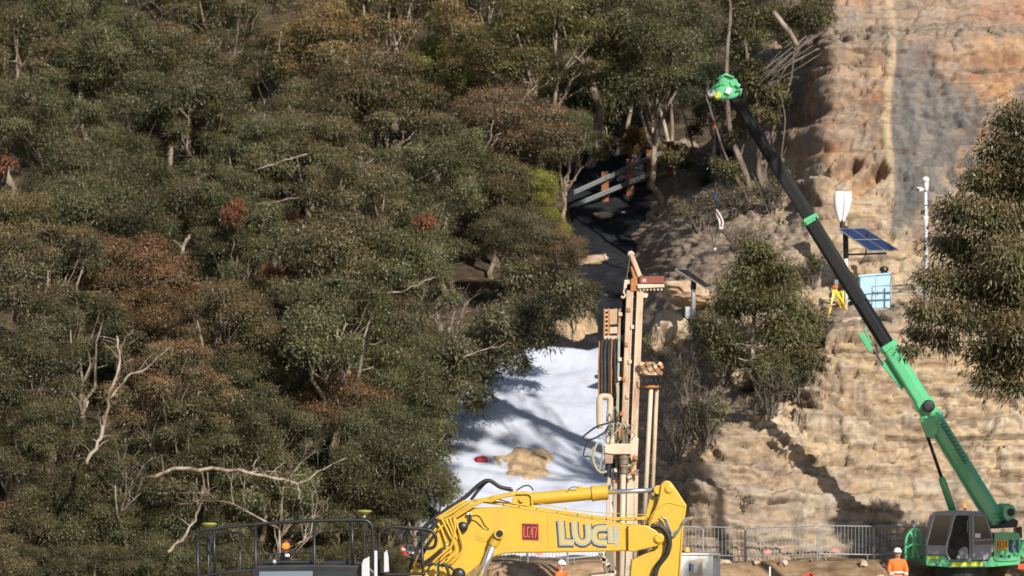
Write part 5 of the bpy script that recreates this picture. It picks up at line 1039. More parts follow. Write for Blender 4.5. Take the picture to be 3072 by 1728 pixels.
    mb = MB(); p0, p1 = K(1976, 1098), K(2096, 1006); lettering(mb, 'H114', p0.x, p0.z, p1.x-p0.x, p1.z-p0.z, .019, yc-.009, .2); mb.build('fleet_number', BLACK, pl)
    mb = MB(); p0, p1 = K(2150, 1150), K(2232, 992)
    ribbon(mb, [(p0.x, p0.z), (p0.x, p1.z)], .12, yc-.004); ribbon(mb, [(p1.x-.02, p0.z), (p1.x-.02, p1.z)], .1, yc-.004); ribbon(mb, [(p0.x, (p0.z+p1.z)/2), (p1.x, (p0.z+p1.z)/2)], .08, yc-.0044)
    lg = mb.build('logo_letter', NAVY, cw); mb = MB(); q = K(2128, 1150); ribbon(mb, [(q.x, q.z), (q.x, p1.z)], .025, yc-.004); mb.build('logo_stripe', NAVY, lg)
    for x in (2030, 2120): MB().lathe(K(x, 1195, -1.25), [(.05, 0), (.05, .012)], 14, (0, -1, 0)).build('lifting_eye', BLACK, cw)
    MB().prism(xz(K, [(2060,560),(2100,540),(2220,545),(2262,600),(2262,690),(2200,740),(2130,800),(2080,720)]), CY+.2, CY+.5).build('boom_pivot_plate', GREEN, X, bevel=.04); MB().prism(xz(K, [(2100,560),(2220,560),(2255,620),(2250,690),(2160,800),(2090,700)]), CY-.5, CY-.36).build('boom_pivot_plate', GREEN, X, bevel=.03)
    MB().lathe(K(2190, 650, -.5), [(.12, 0), (.12, .04), (.05, .06)], 18, (0, -1, 0)).build('pivot_pin', BLACK, X, bevel=.006)
    for q in ([(1870,690),(2100,650)], [(1890,740),(2110,700)], [(1900,790),(2110,750)], [(1900,830),(2130,800)]): MB().tube([K(q[0][0], q[0][1], -.2), K(q[1][0], q[1][1], -.3)], .05, 8).build('hydraulic_line', GREEN, X, smooth=True)
    MB().prism(xz(K, [(1890,860),(2260,840),(2280,760),(2230,730),(2000,820)]), CY-.6, CY+.4).build('winch_housing', BLACK, X, bevel=.03)
    MB().prism(xz(K, [(2265,850),(2340,830),(2345,980),(2265,960)]), CY-.3, CY+.3).build('exhaust_box', BLACK, X, bevel=.02); MB().box(K(2290, 1325, -.9), (.24, .25, .17)).build('rear_toolbox', REDDECAL, X, bevel=.02)
    # guard frame and mirror at the front
    for q in ([(880,1240),(885,1000),(940,890),(1020,860),(1080,960),(1100,1100)], [(940,900),(980,1040),(970,1230)], [(1010,870),(1000,1050),(1060,1230)], [(880,1100),(980,1050),(1080,1080)]): MB().tube(smooth_path([K(x, y, -.5) for x, y in q], 5), .042, 8).build('guard_rail', GREEN, X, smooth=True)
    MB().prism(xz(K, [(960,930),(1030,900),(1085,1010),(1095,1240),(920,1240),(910,1080)]), CY+.0, CY+.5).build('front_panel', GREEN, X, bevel=.04)
    MB().cyl(K(985, 870, -.4), K(985, 770, -.4), .02, n=8).build('mirror_arm', BLACK, X); MB().lathe(K(993, 822, -.4), [(.03, -.07), (.06, 0), (.03, .07)], 12).build('front_lamp', WHITE, X, smooth=True); MB().box(K(973, 768, -.4), (.1, .05, .07)).build('blue_lamp', NAVY, X, bevel=.01)
    # crawler base
    MB().lathe(T(2880, 1720), [(.9, -.15), (.9, .2)], 30).build('slew_ring', BLACK, X)
    for d in (-1.35, .75):
        tr = MB().prism(resample2(xz(lambda a, b: T(a, b), [(2700,1815),(2670,1775),(2700,1735),(2880,1730),(3060,1735),(3095,1775),(3060,1815),(2880,1820)]), 4), CY+d, CY+d+.6).build('crawler_track', RUBBER, X, bevel=.03)
        for k in range(5): MB().lathe(T(2715 + 85*k, 1780, d + .3), [(.22, -.33), (.22, .33)], 16, (0, 1, 0)).build('roller', GREEN, tr)
    # sling bundle hangs from the hook
    s = thing('lifting_sling', T(2150, 760), 'red and white lifting slings and chains hanging from the crane hook', 'sling')
    SR = paint('sling_red', (0.42, 0.06, 0.05), 0.8); 
    for i, (q, m, r) in enumerate([([(2147,628),(2150,645),(2158,665),(2160,690)], WHITE, .035), ([(2146,628),(2156,650),(2164,660),(2162,680)], SR, .03), ([(2148,630),(2160,648),(2168,668),(2164,690)], WHITE, .025), ([(2144,630),(2146,660),(2150,680),(2144,745)], BLACK, .013), ([(2142,630),(2134,670),(2128,690),(2143,742)], BLACK, .013), ([(2150,660),(2156,700),(2154,725)], BLACK, .012)]):
        MB().tube(smooth_path([T(a, b, -.1 - .03*i) for a, b in q], 5), r, 8).build('sling_strap' if i < 3 else 'chain', m, s, smooth=True)
    MB().lathe(T(2144, 748, -.15), [(.02, -.07), (.05, 0), (.02, .07)], 10).build('chain_hook', WHITE, s, smooth=True)
crane()
# ------------------------------------------------------------------ drill rig
CREAM = paint('cream_paint', (0.58, 0.49, 0.37), 0.6, 0, 0.55, (0.36, 0.2, 0.11), 2.5, streak=True); RUSTCREAM = paint('rusty_mast', (0.54, 0.41, 0.28), 0.7, 0, 0.85, (0.28, 0.14, 0.065), 2.4, bump=0.2, streak=True)
DARKWEB = paint('mast_web', (0.11, 0.075, 0.055), 0.8, 0, 0.4); RUSTY = paint('rust_orange', (0.42, 0.18, 0.06), 0.85, 0, 0.5, (0.2, 0.08, 0.03), 4, bump=0.2); BRICKRED = paint('brick_red', (0.22, 0.045, 0.03), 0.6, 0, 0.25)
OLIVE = paint('greasy_steel', (0.2, 0.17, 0.12), 0.6, 0.2, 0.5); KHAKI = paint('khaki_hose', (0.36, 0.33, 0.22), 0.7)
DY = 104.0
def D3(x, y, d=0.0): p = P(1700 + x/2.733, 720 + y/2.733, DY); p.y += d; return p
def D2(x, y, d=0.0): p = P(1730 + x/4.14, 1150 + y/4.14, DY); p.y += d; return p
def DP(x, y, d=0.0): p = P(x, y, DY); p.y += d; return p
def drill():
    base = DP(1870, 1840); base.z = 0
    X = thing('drill_rig', base, 'rusty cream drill rig with a tall upright mast in front of the white sheeting', 'drill rig')
    # mast: two channels and the dark web between them
    m = MB().bar(DP(1904.5, 872, .12), DP(1866, 1815, .12), .34, .14).build('mast', DARKWEB, X, bevel=.01)
    for a, b, w in ((1889.5, 1853, .21), (1920, 1881, .21)):
        MB().bar(DP(a, 872, -.02), DP(b, 1815, -.02), w, .3).build('mast_channel', RUSTCREAM, m, bevel=.02)
        MB().bar(DP(a + (8 if a < 1900 else -8), 880, -.175), DP(b + (8 if a < 1900 else -8), 1800, -.175), .03, .03).build('mast_rail', CREAM, m)
    for i in range(26):
        t = i/25; MB().box(DP(1904 - 38*t, 890 + 900*t, .03), (.12, .05, .05)).build('mast_rung', OLIVE, m)
    # crown with sheaves, cable and the red motor
    hd = MB().prism(xz(D3, [(525,320),(575,300),(585,420),(520,425)]), DY-.2, DY+.2).build('crown', RUSTY, X, bevel=.02)
    for d in (-.15, .15): MB().bar(D3(525, 110, d), D3(600, 300, d), .13, .05).build('crown_arm', RUSTCREAM, hd, bevel=.015)
    MB().bar(D3(535, 220), D3(560, 320), .1, .2).build('crown_arm', RUSTY, hd, bevel=.015)
    for x, y, r in ((527, 118, .1), (560, 215, .06), (645, 455, .08), (505, 345, .07)): MB().lathe(D3(x, y, -.12), [(r, 0), (r*.8, .05), (r*.8, .15), (r, .2)], 18, (0, 1, 0)).build('sheave', CREAM, hd, bevel=.004)
    rm = MB().prism(xz(D3, [(590,325),(605,302),(790,300),(798,360),(595,366)]), DY-.3, DY+.1).build('head_motor', BRICKRED, X, bevel=.02); mb = MB()
    for x in (624, 642): ribbon(mb, [(D3(x, 350).x, D3(x, 350).z), (D3(x, 322).x, D3(x, 322).z)], .028, DY-.303)
    mb.build('motor_marking', WHITE, rm); MB().prism(xz(D3, [(575,366),(795,366),(800,392),(580,402)]), DY-.28, DY+.08).build('motor_mount', CREAM, rm, bevel=.015)
    for i in range(7): MB().lathe(D3(600 + 29*i, 402, -.2), [(.03, -.06), (.03, .03)], 8).build('bolt', CREAM, rm)
    MB().cyl(D3(516, 150, -.15), D3(486, 345, -.15), .012, n=6).build('cable', OLIVE, X)
    hk = MB().bar(D3(486, 330, -.15), D3(476, 400, -.15), .1, .08).build('hook_block', CREAM, X, bevel=.02); MB().tube(smooth_path([D3(474, 400, -.15), D3(466, 430, -.15), D3(478, 455, -.15), D3(462, 478, -.15), D3(446, 462, -.15)], 4), .03, 8).build('hook', CREAM, hk, smooth=True)
    # rod magazine with hose chain on the left
    mg = MB(); 
    for x in (312, 345): mg.bar(D3(x, 562), D3(x - 4, 815), .06, .1)
    mg.bar(D3(440, 562), D3(415, 815), .05, .1); mag = mg.build('rod_magazine', RUSTY, X, bevel=.008)
    for i in range(7): MB().bar(D3(312, 580 + 36*i), D3(345, 575 + 36*i), .05, .08).build('magazine_rung', CREAM, mag)
    MB().prism(xz(D3, [(352,570),(415,562),(412,690),(352,695)]), DY-.04, DY+.06).build('magazine_panel', RUSTCREAM, mag, bevel=.01); MB().prism(xz(D3, [(352,715),(415,712),(414,765),(350,770)]), DY-.06, DY+.06).build('magazine_bracket', CREAM, mag, bevel=.01); MB().prism(xz(D3, [(310,785),(415,785),(410,815),(300,818)]), DY-.06, DY+.06).build('magazine_bracket', CREAM, mag, bevel=.01)
    for i, (x0, x1, r) in enumerate(((290, 284, .07), (322, 312, .07), (350, 345, .06), (392, 395, .06))):
        MB().tube(smooth_path([D3(x0 + 22, 812, -.05), D3(x0 - 2, 850, -.05), D3(x1 - 2, 950, -.05), D3(x1, 1100, -.05), D3(x1, 1300, -.05)], 5), r, 8).build('hose_loop', RUBBER, X, smooth=True)
    for x, y in ((268, 830), (372, 820)): MB().tube([D3(x, y, -.1), D3(x - 8, 1000, -.1), D3(x - 6, 1290, -.1)], .022, 6).build('hose_guide', RUSTY, X)
    MB().bar(D3(434, 570, .02), DP(1848, 1500, .02), .075, .09).build('feed_pipe', paint('feed_grey', (0.34, 0.34, 0.27), 0.6), X, bevel=.01)
    for y in (610, 980, 1140): MB().box(D3(446 - y*.012, y, -.05), (.12, .1, .12)).build('pipe_clamp', CREAM, X, bevel=.015)
    MB().tube(smooth_path([D2(285, 560, -.1), D2(282, 350, -.1), D2(290, 190, -.1), D2(345, 165, -.1), D2(405, 180, -.1), D2(415, 260, -.1), D2(400, 480, -.1)], 5), .1, 10).build('rod_clamp', CREAM, X, smooth=True)
    # rotation head
    rh = MB().prism(xz(D2, [(340,770),(440,752),(670,752),(672,885),(440,885),(340,870)]), DY-.55, DY-.1).build('rotation_head', CREAM, X, bevel=.025)
    MB().prism(xz(D2, [(365,680),(480,640),(482,752),(365,752)]), DY-.5, DY-.15).build('gear_cover', CREAM, rh, bevel=.03); MB().prism(xz(D2, [(655,690),(765,680),(760,740),(750,960),(665,960),(660,880)]), DY-.4, DY+.1).build('head_carriage', CREAM, rh, bevel=.025)
    MB().prism(xz(D2, [(342,872),(450,885),(440,1000),(350,1000)]), DY-.5, DY-.2).build('hydraulic_motor', paint('faded_red', (0.4, 0.24, 0.18), 0.7, 0, 0.4), rh, bevel=.02); MB().cyl(D2(395, 1000, -.35), D2(378, 1165, -.35), .1, n=14).build('motor_shaft', BLACK, rh)
    MB().lathe(D2(510, 600, -.35), [(.12, -.2), (.13, -.1), (.09, .1), (.05, .16)], 16).build('swivel', RUSTY, rh, smooth=True); MB().lathe(D2(585, 700, -.3), [(.1, -.15), (.1, .05), (.07, .18), (.05, .3)], 16).build('swivel', OLIVE, rh, bevel=.01)
    for i, (x, y) in enumerate(((400, 560), (450, 500), (560, 540), (610, 520), (420, 620), (470, 590), (640, 600))): MB().box(D2(x, y, -.25 - .03*(i % 3)), (.14, .16, .16), Matrix.Rotation(.3*i, 3, 'Y')).build('valve', CREAM if i % 2 else OLIVE, rh, bevel=.02)
    MB().lathe(D2(582, 900, -.33), [(.17, .02), (.17, -.1), (.15, -.12), (.15, -.26), (.12, -.28), (.12, -.36), (.1, -.38), (.1, -.46), (.12, -.47), (.12, -.55), (.085, -.56)], 20).build('chuck', OLIVE, rh, bevel=.008)
    MB().cyl(D2(575, 1110, -.33), DP(1862, 1830, -.33), .085, n=16).build('drill_rod', CREAM, X, smooth=True); MB().bar(D2(665, 980, -.1), DP(1884, 1800, -.1), .2, .2).build('feed_beam', CREAM, X, bevel=.02); MB().bar(D2(745, 1120, 0), DP(1905, 1700, 0), .1, .1).build('feed_ram', CREAM, X, bevel=.015)
    MB().bar(D2(400, 1165, -.1), DP(1822, 1700, -.1), .12, .12).build('support_strut', CREAM, X, bevel=.015); MB().bar(D2(480, 1240, -.1), DP(1845, 1700, -.1), .13, .12).build('support_strut', RUSTCREAM, X, bevel=.015)
    H = lambda q, r, mat=RUBBER, d=-.5: MB().tube(smooth_path([D2(x, y, d) for x, y in q], 6), r, 8).build('hose', mat, X, smooth=True)
    H([(520,470),(430,490),(250,540),(120,630),(70,680),(130,705),(230,680),(360,600),(400,560)], .028); H([(150,700),(110,780),(80,880),(90,910),(160,905)], .022); H([(250,740),(205,860),(200,960),(240,1060),(300,1110),(370,1095)], .04, KHAKI); H([(310,740),(325,850),(300,960),(280,1080)], .025, KHAKI); H([(110,900),(180,830),(240,770)], .022, KHAKI)
    MB().cyl(D2(140, 905, -.5), D2(270, 940, -.5), .035, n=8).build('hose_coupling', paint('coupling_green', (0.02, 0.16, 0.07), 0.5), X); H([(440,480),(450,350),(470,300),(500,380),(520,480)], .02, OLIVE); H([(490,0),(500,150),(495,300),(520,450)], .02, KHAKI, -.2)
    rgd = random.Random(4)
    for i in range(16):                                     # hose bundle and small fittings along the mast
        x0, y0 = rgd.uniform(330, 700), rgd.uniform(440, 700); H([(x0, y0), (x0 + rgd.uniform(-60, 60), y0 + rgd.uniform(30, 90)), (x0 + rgd.uniform(-90, 90), y0 + rgd.uniform(90, 220))], rgd.choice([.012, .018, .024]), rgd.choice([RUBBER, OLIVE, KHAKI]), -.45 - .1*rgd.random())
    for i in range(12): MB().box(D2(rgd.uniform(440, 760), rgd.uniform(880, 1240), -.4), (rgd.uniform(.06, .16), .1, rgd.uniform(.05, .14)), Matrix.Rotation(rgd.uniform(-.4, .4), 3, 'Y')).build('fitting', rgd.choice([CREAM, OLIVE, RUSTY]), rh, bevel=.012)
    for i in range(9): MB().box(DP(1888 - i*3.6 + (12 if i % 2 else -2), 930 + i*52, -.19), (.1, .08, .12)).build('mast_bracket', (RUSTY, CREAM)[i % 2], m, bevel=.01)
    # rod carousel on the right
    cr = MB().lathe(D3(690, 1110, -.1), [(.22, .05), (.26, .12), (.26, .2), (.2, .26), (.14, .34), (.1, .4)], 18).build('rod_carousel', RUSTCREAM, X, bevel=.012)
    for i in range(9): MB().box(D3(612 + 20*i, 1060 + 18*(i % 3), -.3), (.08, .1, .12), Matrix.Rotation(.4*i, 3, 'Y')).build('carousel_jaw', CREAM if i % 2 else RUSTY, cr, bevel=.015)
    for i in range(14): MB().box(D3(605 + 13*i, 1020 + 23*(i % 4), -.38 + .04*(i % 3)), (.11, .12, .13), Matrix.Rotation(.7*i, 3, 'Y')).build('carousel_jaw', (RUSTCREAM, RUSTY, OLIVE)[i % 3], cr, bevel=.015)
    for i in range(5): MB().tube(smooth_path([D3(600 + 40*i, 1130, -.35), D3(615 + 38*i, 1165 + 12*(i % 2), -.42), D3(640 + 30*i, 1215, -.3)], 4), .018, 6).build('carousel_hose', RUBBER, cr, smooth=True)
    for y, r in ((1100, .3), (1205, .3)): MB().lathe(D3(690, y, -.1), [(r, -.04), (r, .04)], 20).build('carousel_plate', RUSTY if y > 1150 else CREAM, cr, bevel=.012)
    MB().prism(xz(D3, [(595,1010),(650,1005),(660,1090),(600,1100)]), DY-.3, DY-.1).build('carousel_arm', CREAM, cr, bevel=.015)
    MB().cyl(D2(920, 60, -.25), DP(1930, 1600, -.25), .068, n=14).build('stored_rod', CREAM, X, smooth=True); MB().cyl(D2(995, 60, -.1), DP(1952, 1600, -.1), .06, n=14).build('stored_rod', RUSTCREAM, X, smooth=True); MB().cyl(D2(935, 100, .1), DP(1936, 1600, .1), .05, n=12).build('stored_rod', OLIVE, X, smooth=True)
    # carrier: crawler base, legs and working platform
    MB().prism(xz(DP, [(1765,1800),(1770,1725),(1830,1718),(1850,1730),(1990,1730),(1990,1800)]), DY-.7, DY+1.4).build('carrier_body', CREAM, X, bevel=.04); MB().prism(xz(DP, [(1808,1700),(1815,1655),(1838,1650),(1845,1720),(1815,1722)]), DY-.5, DY-.1).build('breakout_clamp', OLIVE, X, bevel=.03)
    for i in range(8): MB().box(DP(1800 + (i*13) % 42, 1665 + (i*17) % 55, -.55 + .05*(i % 3)), (.14, .12, .16), Matrix.Rotation(.5*i, 3, 'Y')).build('clamp_part', CREAM if i % 2 else OLIVE, X, bevel=.02)
    for d in (-1.0, 1.4): MB().prism(resample2(xz(DP, [(1720,1838),(1700,1815),(1720,1790),(1870,1786),(2030,1790),(2050,1815),(2030,1838),(1870,1842)]), 4), DY+d, DY+d+.45).build('crawler_track', RUBBER, X, bevel=.02)
drill()
# ------------------------------------------------------------------ instruments on the ledge
PANELBLUE = paint('solar_cell', (0.018, 0.03, 0.075), 0.18, 0, 0.1, (0.05, 0.06, 0.1), 2, coat=0.6); DARKCELL = paint('dark_cell', (0.012, 0.012, 0.02), 0.2, 0, 0.1, coat=0.5); ALU = paint('aluminium', (0.55, 0.57, 0.58), 0.4, 0.6, 0.15); GALV = paint('galvanised_tube', (0.3, 0.32, 0.33), 0.5, 0.3, 0.3, (0.28, 0.25, 0.2))
def panel(root, corners, rows, cols, cellmat, th=.04):
    """tilted panel from four corner points (order round), split in cells"""
    a, b, c, d = corners; n = (b-a).cross(d-a).normalized()
    if n.y > 0: n = -n
    fr = MB(); fr.add([a, b, c, d, a-n*th, b-n*th, c-n*th, d-n*th], [(0,1,2,3),(7,6,5,4),(0,4,5,1),(1,5,6,2),(2,6,7,3),(3,7,4,0)]); f = fr.build('panel_frame', ALU, root)
    for i in range(rows):
        for j in range(cols):
            u0, u1, v0, v1 = (j+.03)/cols, (j+.97)/cols, (i+.03)/rows, (i+.97)/rows
            q = lambda u, v: a*(1-u)*(1-v) + b*u*(1-v) + c*u*v + d*(1-u)*v
            vs = [q(u0, v0), q(u1, v0), q(u1, v1), q(u0, v1)]; MB().add([w + n*.004 for w in vs] + [w - n*.01 for w in vs], [(0,1,2,3),(7,6,5,4),(0,4,5,1),(1,5,6,2),(2,6,7,3),(3,7,4,0)]).build('solar_cell', cellmat, f)
    return f
def ledge_gear():
    Y = 121.5
    T = lambda px, py, d=0.0: Vector((*P(px, py, Y)[:1], Y + d, P(px, py, Y).z))
    r = thing('wind_solar_mast', T(2538, 930), 'mast with a large blue solar panel and white wind turbine on the ledge', 'solar mast')
    MB().cyl(T(2538, 940), T(2538, 760), .075, n=14).build('pole', paint('pale_pole', (0.66, 0.66, 0.66), 0.4), r, smooth=True); MB().cyl(T(2538, 775), T(2536, 680), .1, n=14).build('pole_sleeve', BLACK, r, smooth=True)
    MB().bar(T(2538, 764), T(2660, 760), .07, .07).build('panel_arm', BLACK, r, bevel=.008); MB().bar(T(2600, 762, .3), T(2600, 700, -.2), .05, .05).build('panel_strut', BLACK, r)
    # the panel leans back and faces the sun
    panel(r, [T(2512, 688, -.35), T(2596, 682, .35), T(2700, 750, .1), T(2604, 757, -.75)], 2, 2, PANELBLUE)
    tb = MB().cyl(T(2527, 684), T(2527, 660), .09, n=12).build('turbine_hub', BLACK, r); MB().cyl(T(2526, 672), T(2525, 575), .03, n=8).build('turbine_shaft', ALU, tb)
    for k in range(3):                                       # curved blades, wide at the top
        a0 = 2*math.pi*k/3 + .5; vs, fs = [], []; n = 12; m = 6
        for i in range(n+1):
            t = i/n; R = .1 + .27*math.sin(min(1.0, t*1.2)*math.pi/2) - .07*max(0, t-.8)*2; z = 668 - 92*t; a = a0 + .5*t
            c = T(2525, z)
            for j in range(m+1):
                s = j/m; aa = a + 2.1*s; rr = R*(.5 + .5*math.sin(math.pi*min(1, s*1.15))); vs.append(c + Vector((math.cos(aa)*rr, math.sin(aa)*rr, 0)))
        for i in range(n):
            for j in range(m): q = i*(m+1) + j; fs.append((q, q+1, q+m+2, q+m+1))
        o = MB().add(vs, fs).build('turbine_blade', paint('blade_white', (0.8, 0.8, 0.8), 0.4, dirt=0.05), tb, smooth=True); so = o.modifiers.new('thick', 'SOLIDIFY'); so.thickness = .012
    # blue cabinet
    c = thing('equipment_cabinet', T(2622, 932), 'pale blue steel equipment cabinet on the ledge', 'cabinet')
    CB = paint('pale_blue_paint', (0.36, 0.55, 0.66), 0.5, 0, 0.15, (0.3, 0.36, 0.36)); 
    MB().prism(xz(T, [(2578,928),(2578,830),(2672,822),(2672,926)]), Y-.1, Y+.8).build('cabinet_body', CB, c, bevel=.015)
    for x0, x1 in ((2580, 2624), (2626, 2670)): MB().prism(xz(T, [(x0,925),(x0,833),(x1,829),(x1,924)]), Y-.125, Y-.102).build('cabinet_door', CB, c, bevel=.006)
    MB().prism(xz(T, [(2574,832),(2574,826),(2676,818),(2676,823)]), Y-.15, Y+.85).build('cabinet_roof', CB, c, bevel=.006); MB().lathe(T(2655, 822, .3), [(.12, 0), (.12, .12), (.17, .14), (.15, .25), (.05, .3)], 16).build('roof_vent', BLACK, c, bevel=.01)
    for x in (2618, 2632): MB().box(T(x, 880, -.13), (.02, .03, .14)).build('door_handle', BLACK, c)
    MB().box(T(2622, 933, .2), (1.6, 1.4, .12)).build('plinth', paint('concrete', (0.33, 0.32, 0.31), 0.9, 0, 0.3), c, bevel=.02)
    # galvanised handrail beside it
    h = thing('ledge_handrail', T(2700, 940), 'grey tube handrail on the ledge beside the blue cabinet', 'handrail'); 
    for y in (850, 872): MB().tube([T(2610 if y > 860 else 2672, y + 10, -.5), T(2860, y, -.5)], .03, 8).build('rail', GALV, h, smooth=True)
    for x in (2668, 2760, 2850): MB().cyl(T(x, 846, -.5), T(x, 962, -.5), .032, n=8).build('rail_post', GALV, h, smooth=True)
    MB().tube([T(2610, 934, -.5), T(2612, 862, -.5), T(2668, 858, -.5)], .025, 8).build('gate_frame', GALV, h, smooth=True)
    h2 = thing('low_handrail', T(2500, 945), 'low pale green handrail behind the yellow tripod', 'handrail'); PG = paint('pale_green_tube', (0.5, 0.56, 0.4), 0.5)
    for dy in (0, 20): MB().tube([T(2440, 908 + dy, .5), T(2600, 868 + dy, .5)], .028, 8).build('rail', PG, h2, smooth=True)
    for x in (2455, 2520, 2590): MB().cyl(T(x, 905 - (x-2440)*.25, .5), T(x, 960, .5), .028, n=8).build('rail_post', PG, h2, smooth=True)
    # survey tripod
    t = thing('survey_tripod', T(2515, 960), 'yellow survey tripod with orange clamps left of the blue cabinet', 'tripod'); YT = paint('tripod_yellow', (0.75, 0.6, 0.02), 0.5); OT = paint('tripod_orange', (0.8, 0.16, 0.02), 0.5)
    for (x, y, d) in ((2478, 964, -.7), (2552, 960, -.7), (2532, 945, .3)):
        top, ft = T(2502, 866, -.3), T(x, y, d); md = top*.45 + ft*.55
        lg = MB().bar(top + Vector((-.04, 0, 0)), md, .035, .03).bar(top + Vector((.04, 0, 0)), md, .035, .03).build('leg', YT, t); MB().bar(md*1.0, ft, .05, .04).build('lower_leg', YT, lg); MB().box(md, (.09, .07, .09)).build('clamp', OT, lg, bevel=.01)
    MB().lathe(T(2502, 864, -.3), [(.1, -.04), (.12, 0), (.12, .05), (.05, .06)], 16).build('tripod_head', OT, t, bevel=.006); MB().box(T(2506, 850, -.3), (.14, .14, .2)).build('instrument', paint('instrument_grey', (0.2, 0.22, 0.22), 0.5), t, bevel=.02)
    bk = thing('rubbish_bag', T(2530, 900, .6), 'yellow bag behind the survey tripod', 'bag'); 
    MB().lathe(T(2532, 905, .5), [(.1, -.1), (.17, 0), (.15, .25), (.06, .4)], 12).build('bag_body', YT, bk, smooth=True)
    # camera pole
    Yc = 119.5; q = lambda px, py, d=0.0: Vector((P(px, py, Yc).x, Yc + d, P(px, py, Yc).z))
    cp = thing('camera_pole', q(2778, 960), 'slim white pole with a dome camera and lamp right of the blue cabinet', 'pole'); PW = paint('pole_white', (0.6, 0.63, 0.63), 0.4)
    MB().tube([q(2776, 965), q(2778, 700), q(2777, 550)], [.075, .065, .05], 12).build('pole', PW, cp, smooth=True); MB().cyl(q(2779, 575), q(2779, 545), .075, n=12).build('pole_head', WHITE, cp, smooth=True)
    MB().lathe(q(2777, 540), [(.05, -.08), (.12, -.05), (.13, .03), (.09, .1), (.02, .12)], 18).build('dome_camera', WHITE, cp, smooth=True); MB().box(q(2758, 568), (.2, .14, .14)).build('lamp_box', PW, cp, bevel=.01); MB().box(q(2752, 570, -.08), (.12, .02, .1)).build('lamp_face', BLACK, cp); MB().bar(q(2758, 568), q(2778, 568), .05, .05).build('lamp_arm', PW, cp)
    MB().box(q(2768, 637, -.05), (.15, .12, .14)).build('speaker', BLACK, cp, bevel=.02); MB().box(q(2778, 652), (.18, .1, .08)).build('bracket', PW, cp)
    # small solar panel pole beside the drill
    Ys = 119.5; q = lambda px, py, d=0.0: Vector((P(px, py, Ys).x, Ys + d, P(px, py, Ys).z))
    s = thing('solar_pole', q(2080, 1040), 'grey pole with a small dark solar panel left of the ledge tree', 'solar mast')
    MB().tube([q(2079, 1060), q(2080, 870), q(2081, 845)], [.085, .08, .075], 14).build('pole', ALU, s, smooth=True); MB().cyl(q(2080, 868), q(2081, 838), .1, n=12).build('pole_cap', BLACK, s)
    panel(s, [q(2024, 808, -.5), q(2062, 806, .25), q(2138, 860, .35), q(2115, 866, -.4)], 1, 2, DARKCELL)
    MB().box(q(2066, 938, .12), (.24, .14, .42)).build('junction_box', paint('box_grey', (0.42, 0.45, 0.45), 0.5), s, bevel=.015)
ledge_gear()

# ------------------------------------------------------------------ crowd barriers
def barrier_proto(a, b, label, group, tag_=False, zfix=None):
    a, b = Vector(a), Vector(b); L = (b-a); h = Vector((0, 0, 1.12)); t = L.normalized()
    r = thing('crowd_barrier', (a+b)/2, label, 'barrier', group)
    f = MB(); rad = .05
    f.tube([a + Vector((0, 0, 0)), a + h - Vector((0, 0, .08)), a + h + t*.08, b + h - t*.08, b + h - Vector((0, 0, .08)), b], .021, 8); f.tube([a + Vector((0, 0, .2)), b + Vector((0, 0, .2))], .017, 8); f.build('frame', GALV, r, smooth=False)
    n = max(6, int(L.length/.115))
    for i in range(1, n):
        p = a + L*(i/n); MB().tube([p + Vector((0, 0, .2)), p + h], .0085, 5).build('bar', GALV, r)
    for p in (a + t*.2, b - t*.2): MB().bar(p + Vector((0, -.28, .02)), p + Vector((0, .28, .02)), .04, .03, (0, 0, 1)).build('foot', GALV, r); MB().cyl(p + Vector((0, 0, .02)), p + Vector((0, 0, .2)), .018, n=6).build('foot_post', GALV, r)
    if tag_: MB().box(a + L*.3 + Vector((0, -.03, .32)), (.22, .01, .1)).build('warning_tag', paint('pink_tag', (0.75, 0.25, 0.2), 0.6), r)
    return r
def gz(x, y): return float(ground_z(np.array([x]), np.array([y]))[0])
def gp(px, Y): x = (px-1536)/F*Y; return Vector((x, Y, gz(x, Y)))
BG = 'crowd barriers along the foot of the cliff'
for (p0, p1, lab, tg) in [((1960, 111.2), (2108, 111.4), 'crowd barrier nearest the excavator stick at the foot of the rubble', False), ((2110, 111.5), (2234, 111.3), 'crowd barrier in full sun second from the excavator stick', False), ((2238, 111.3), (2452, 110.9), 'long crowd barrier with a pink tag in front of the small green plant', True),
                          ((2458, 110.9), (2620, 111.2), 'crowd barrier left of the crane, half in shadow', True), ((2624, 111.2), (2790, 111.5), 'shaded crowd barrier behind the crane guard rail', False)]:
    barrier_proto(gp(*p0), gp(*p1), lab, BG, tg)
BG2 = 'crowd barriers behind the excavator boom'
for (p0, p1, lab, tg) in [((1455, 111.0), (1580, 111.2), 'crowd barrier under the boom right of the chrome ram', True), ((1584, 111.2), (1700, 111.0), 'crowd barrier under the boom left of the white helmet', True), ((1704, 111.0), (1830, 111.3), 'crowd barrier under the boom right of the white helmet', False),
                          ((985, 112.0), (1090, 112.4), 'crowd barrier seen through the excavator handrail', False)]:
    barrier_proto(gp(*p0), gp(*p1), lab, BG2, tg)

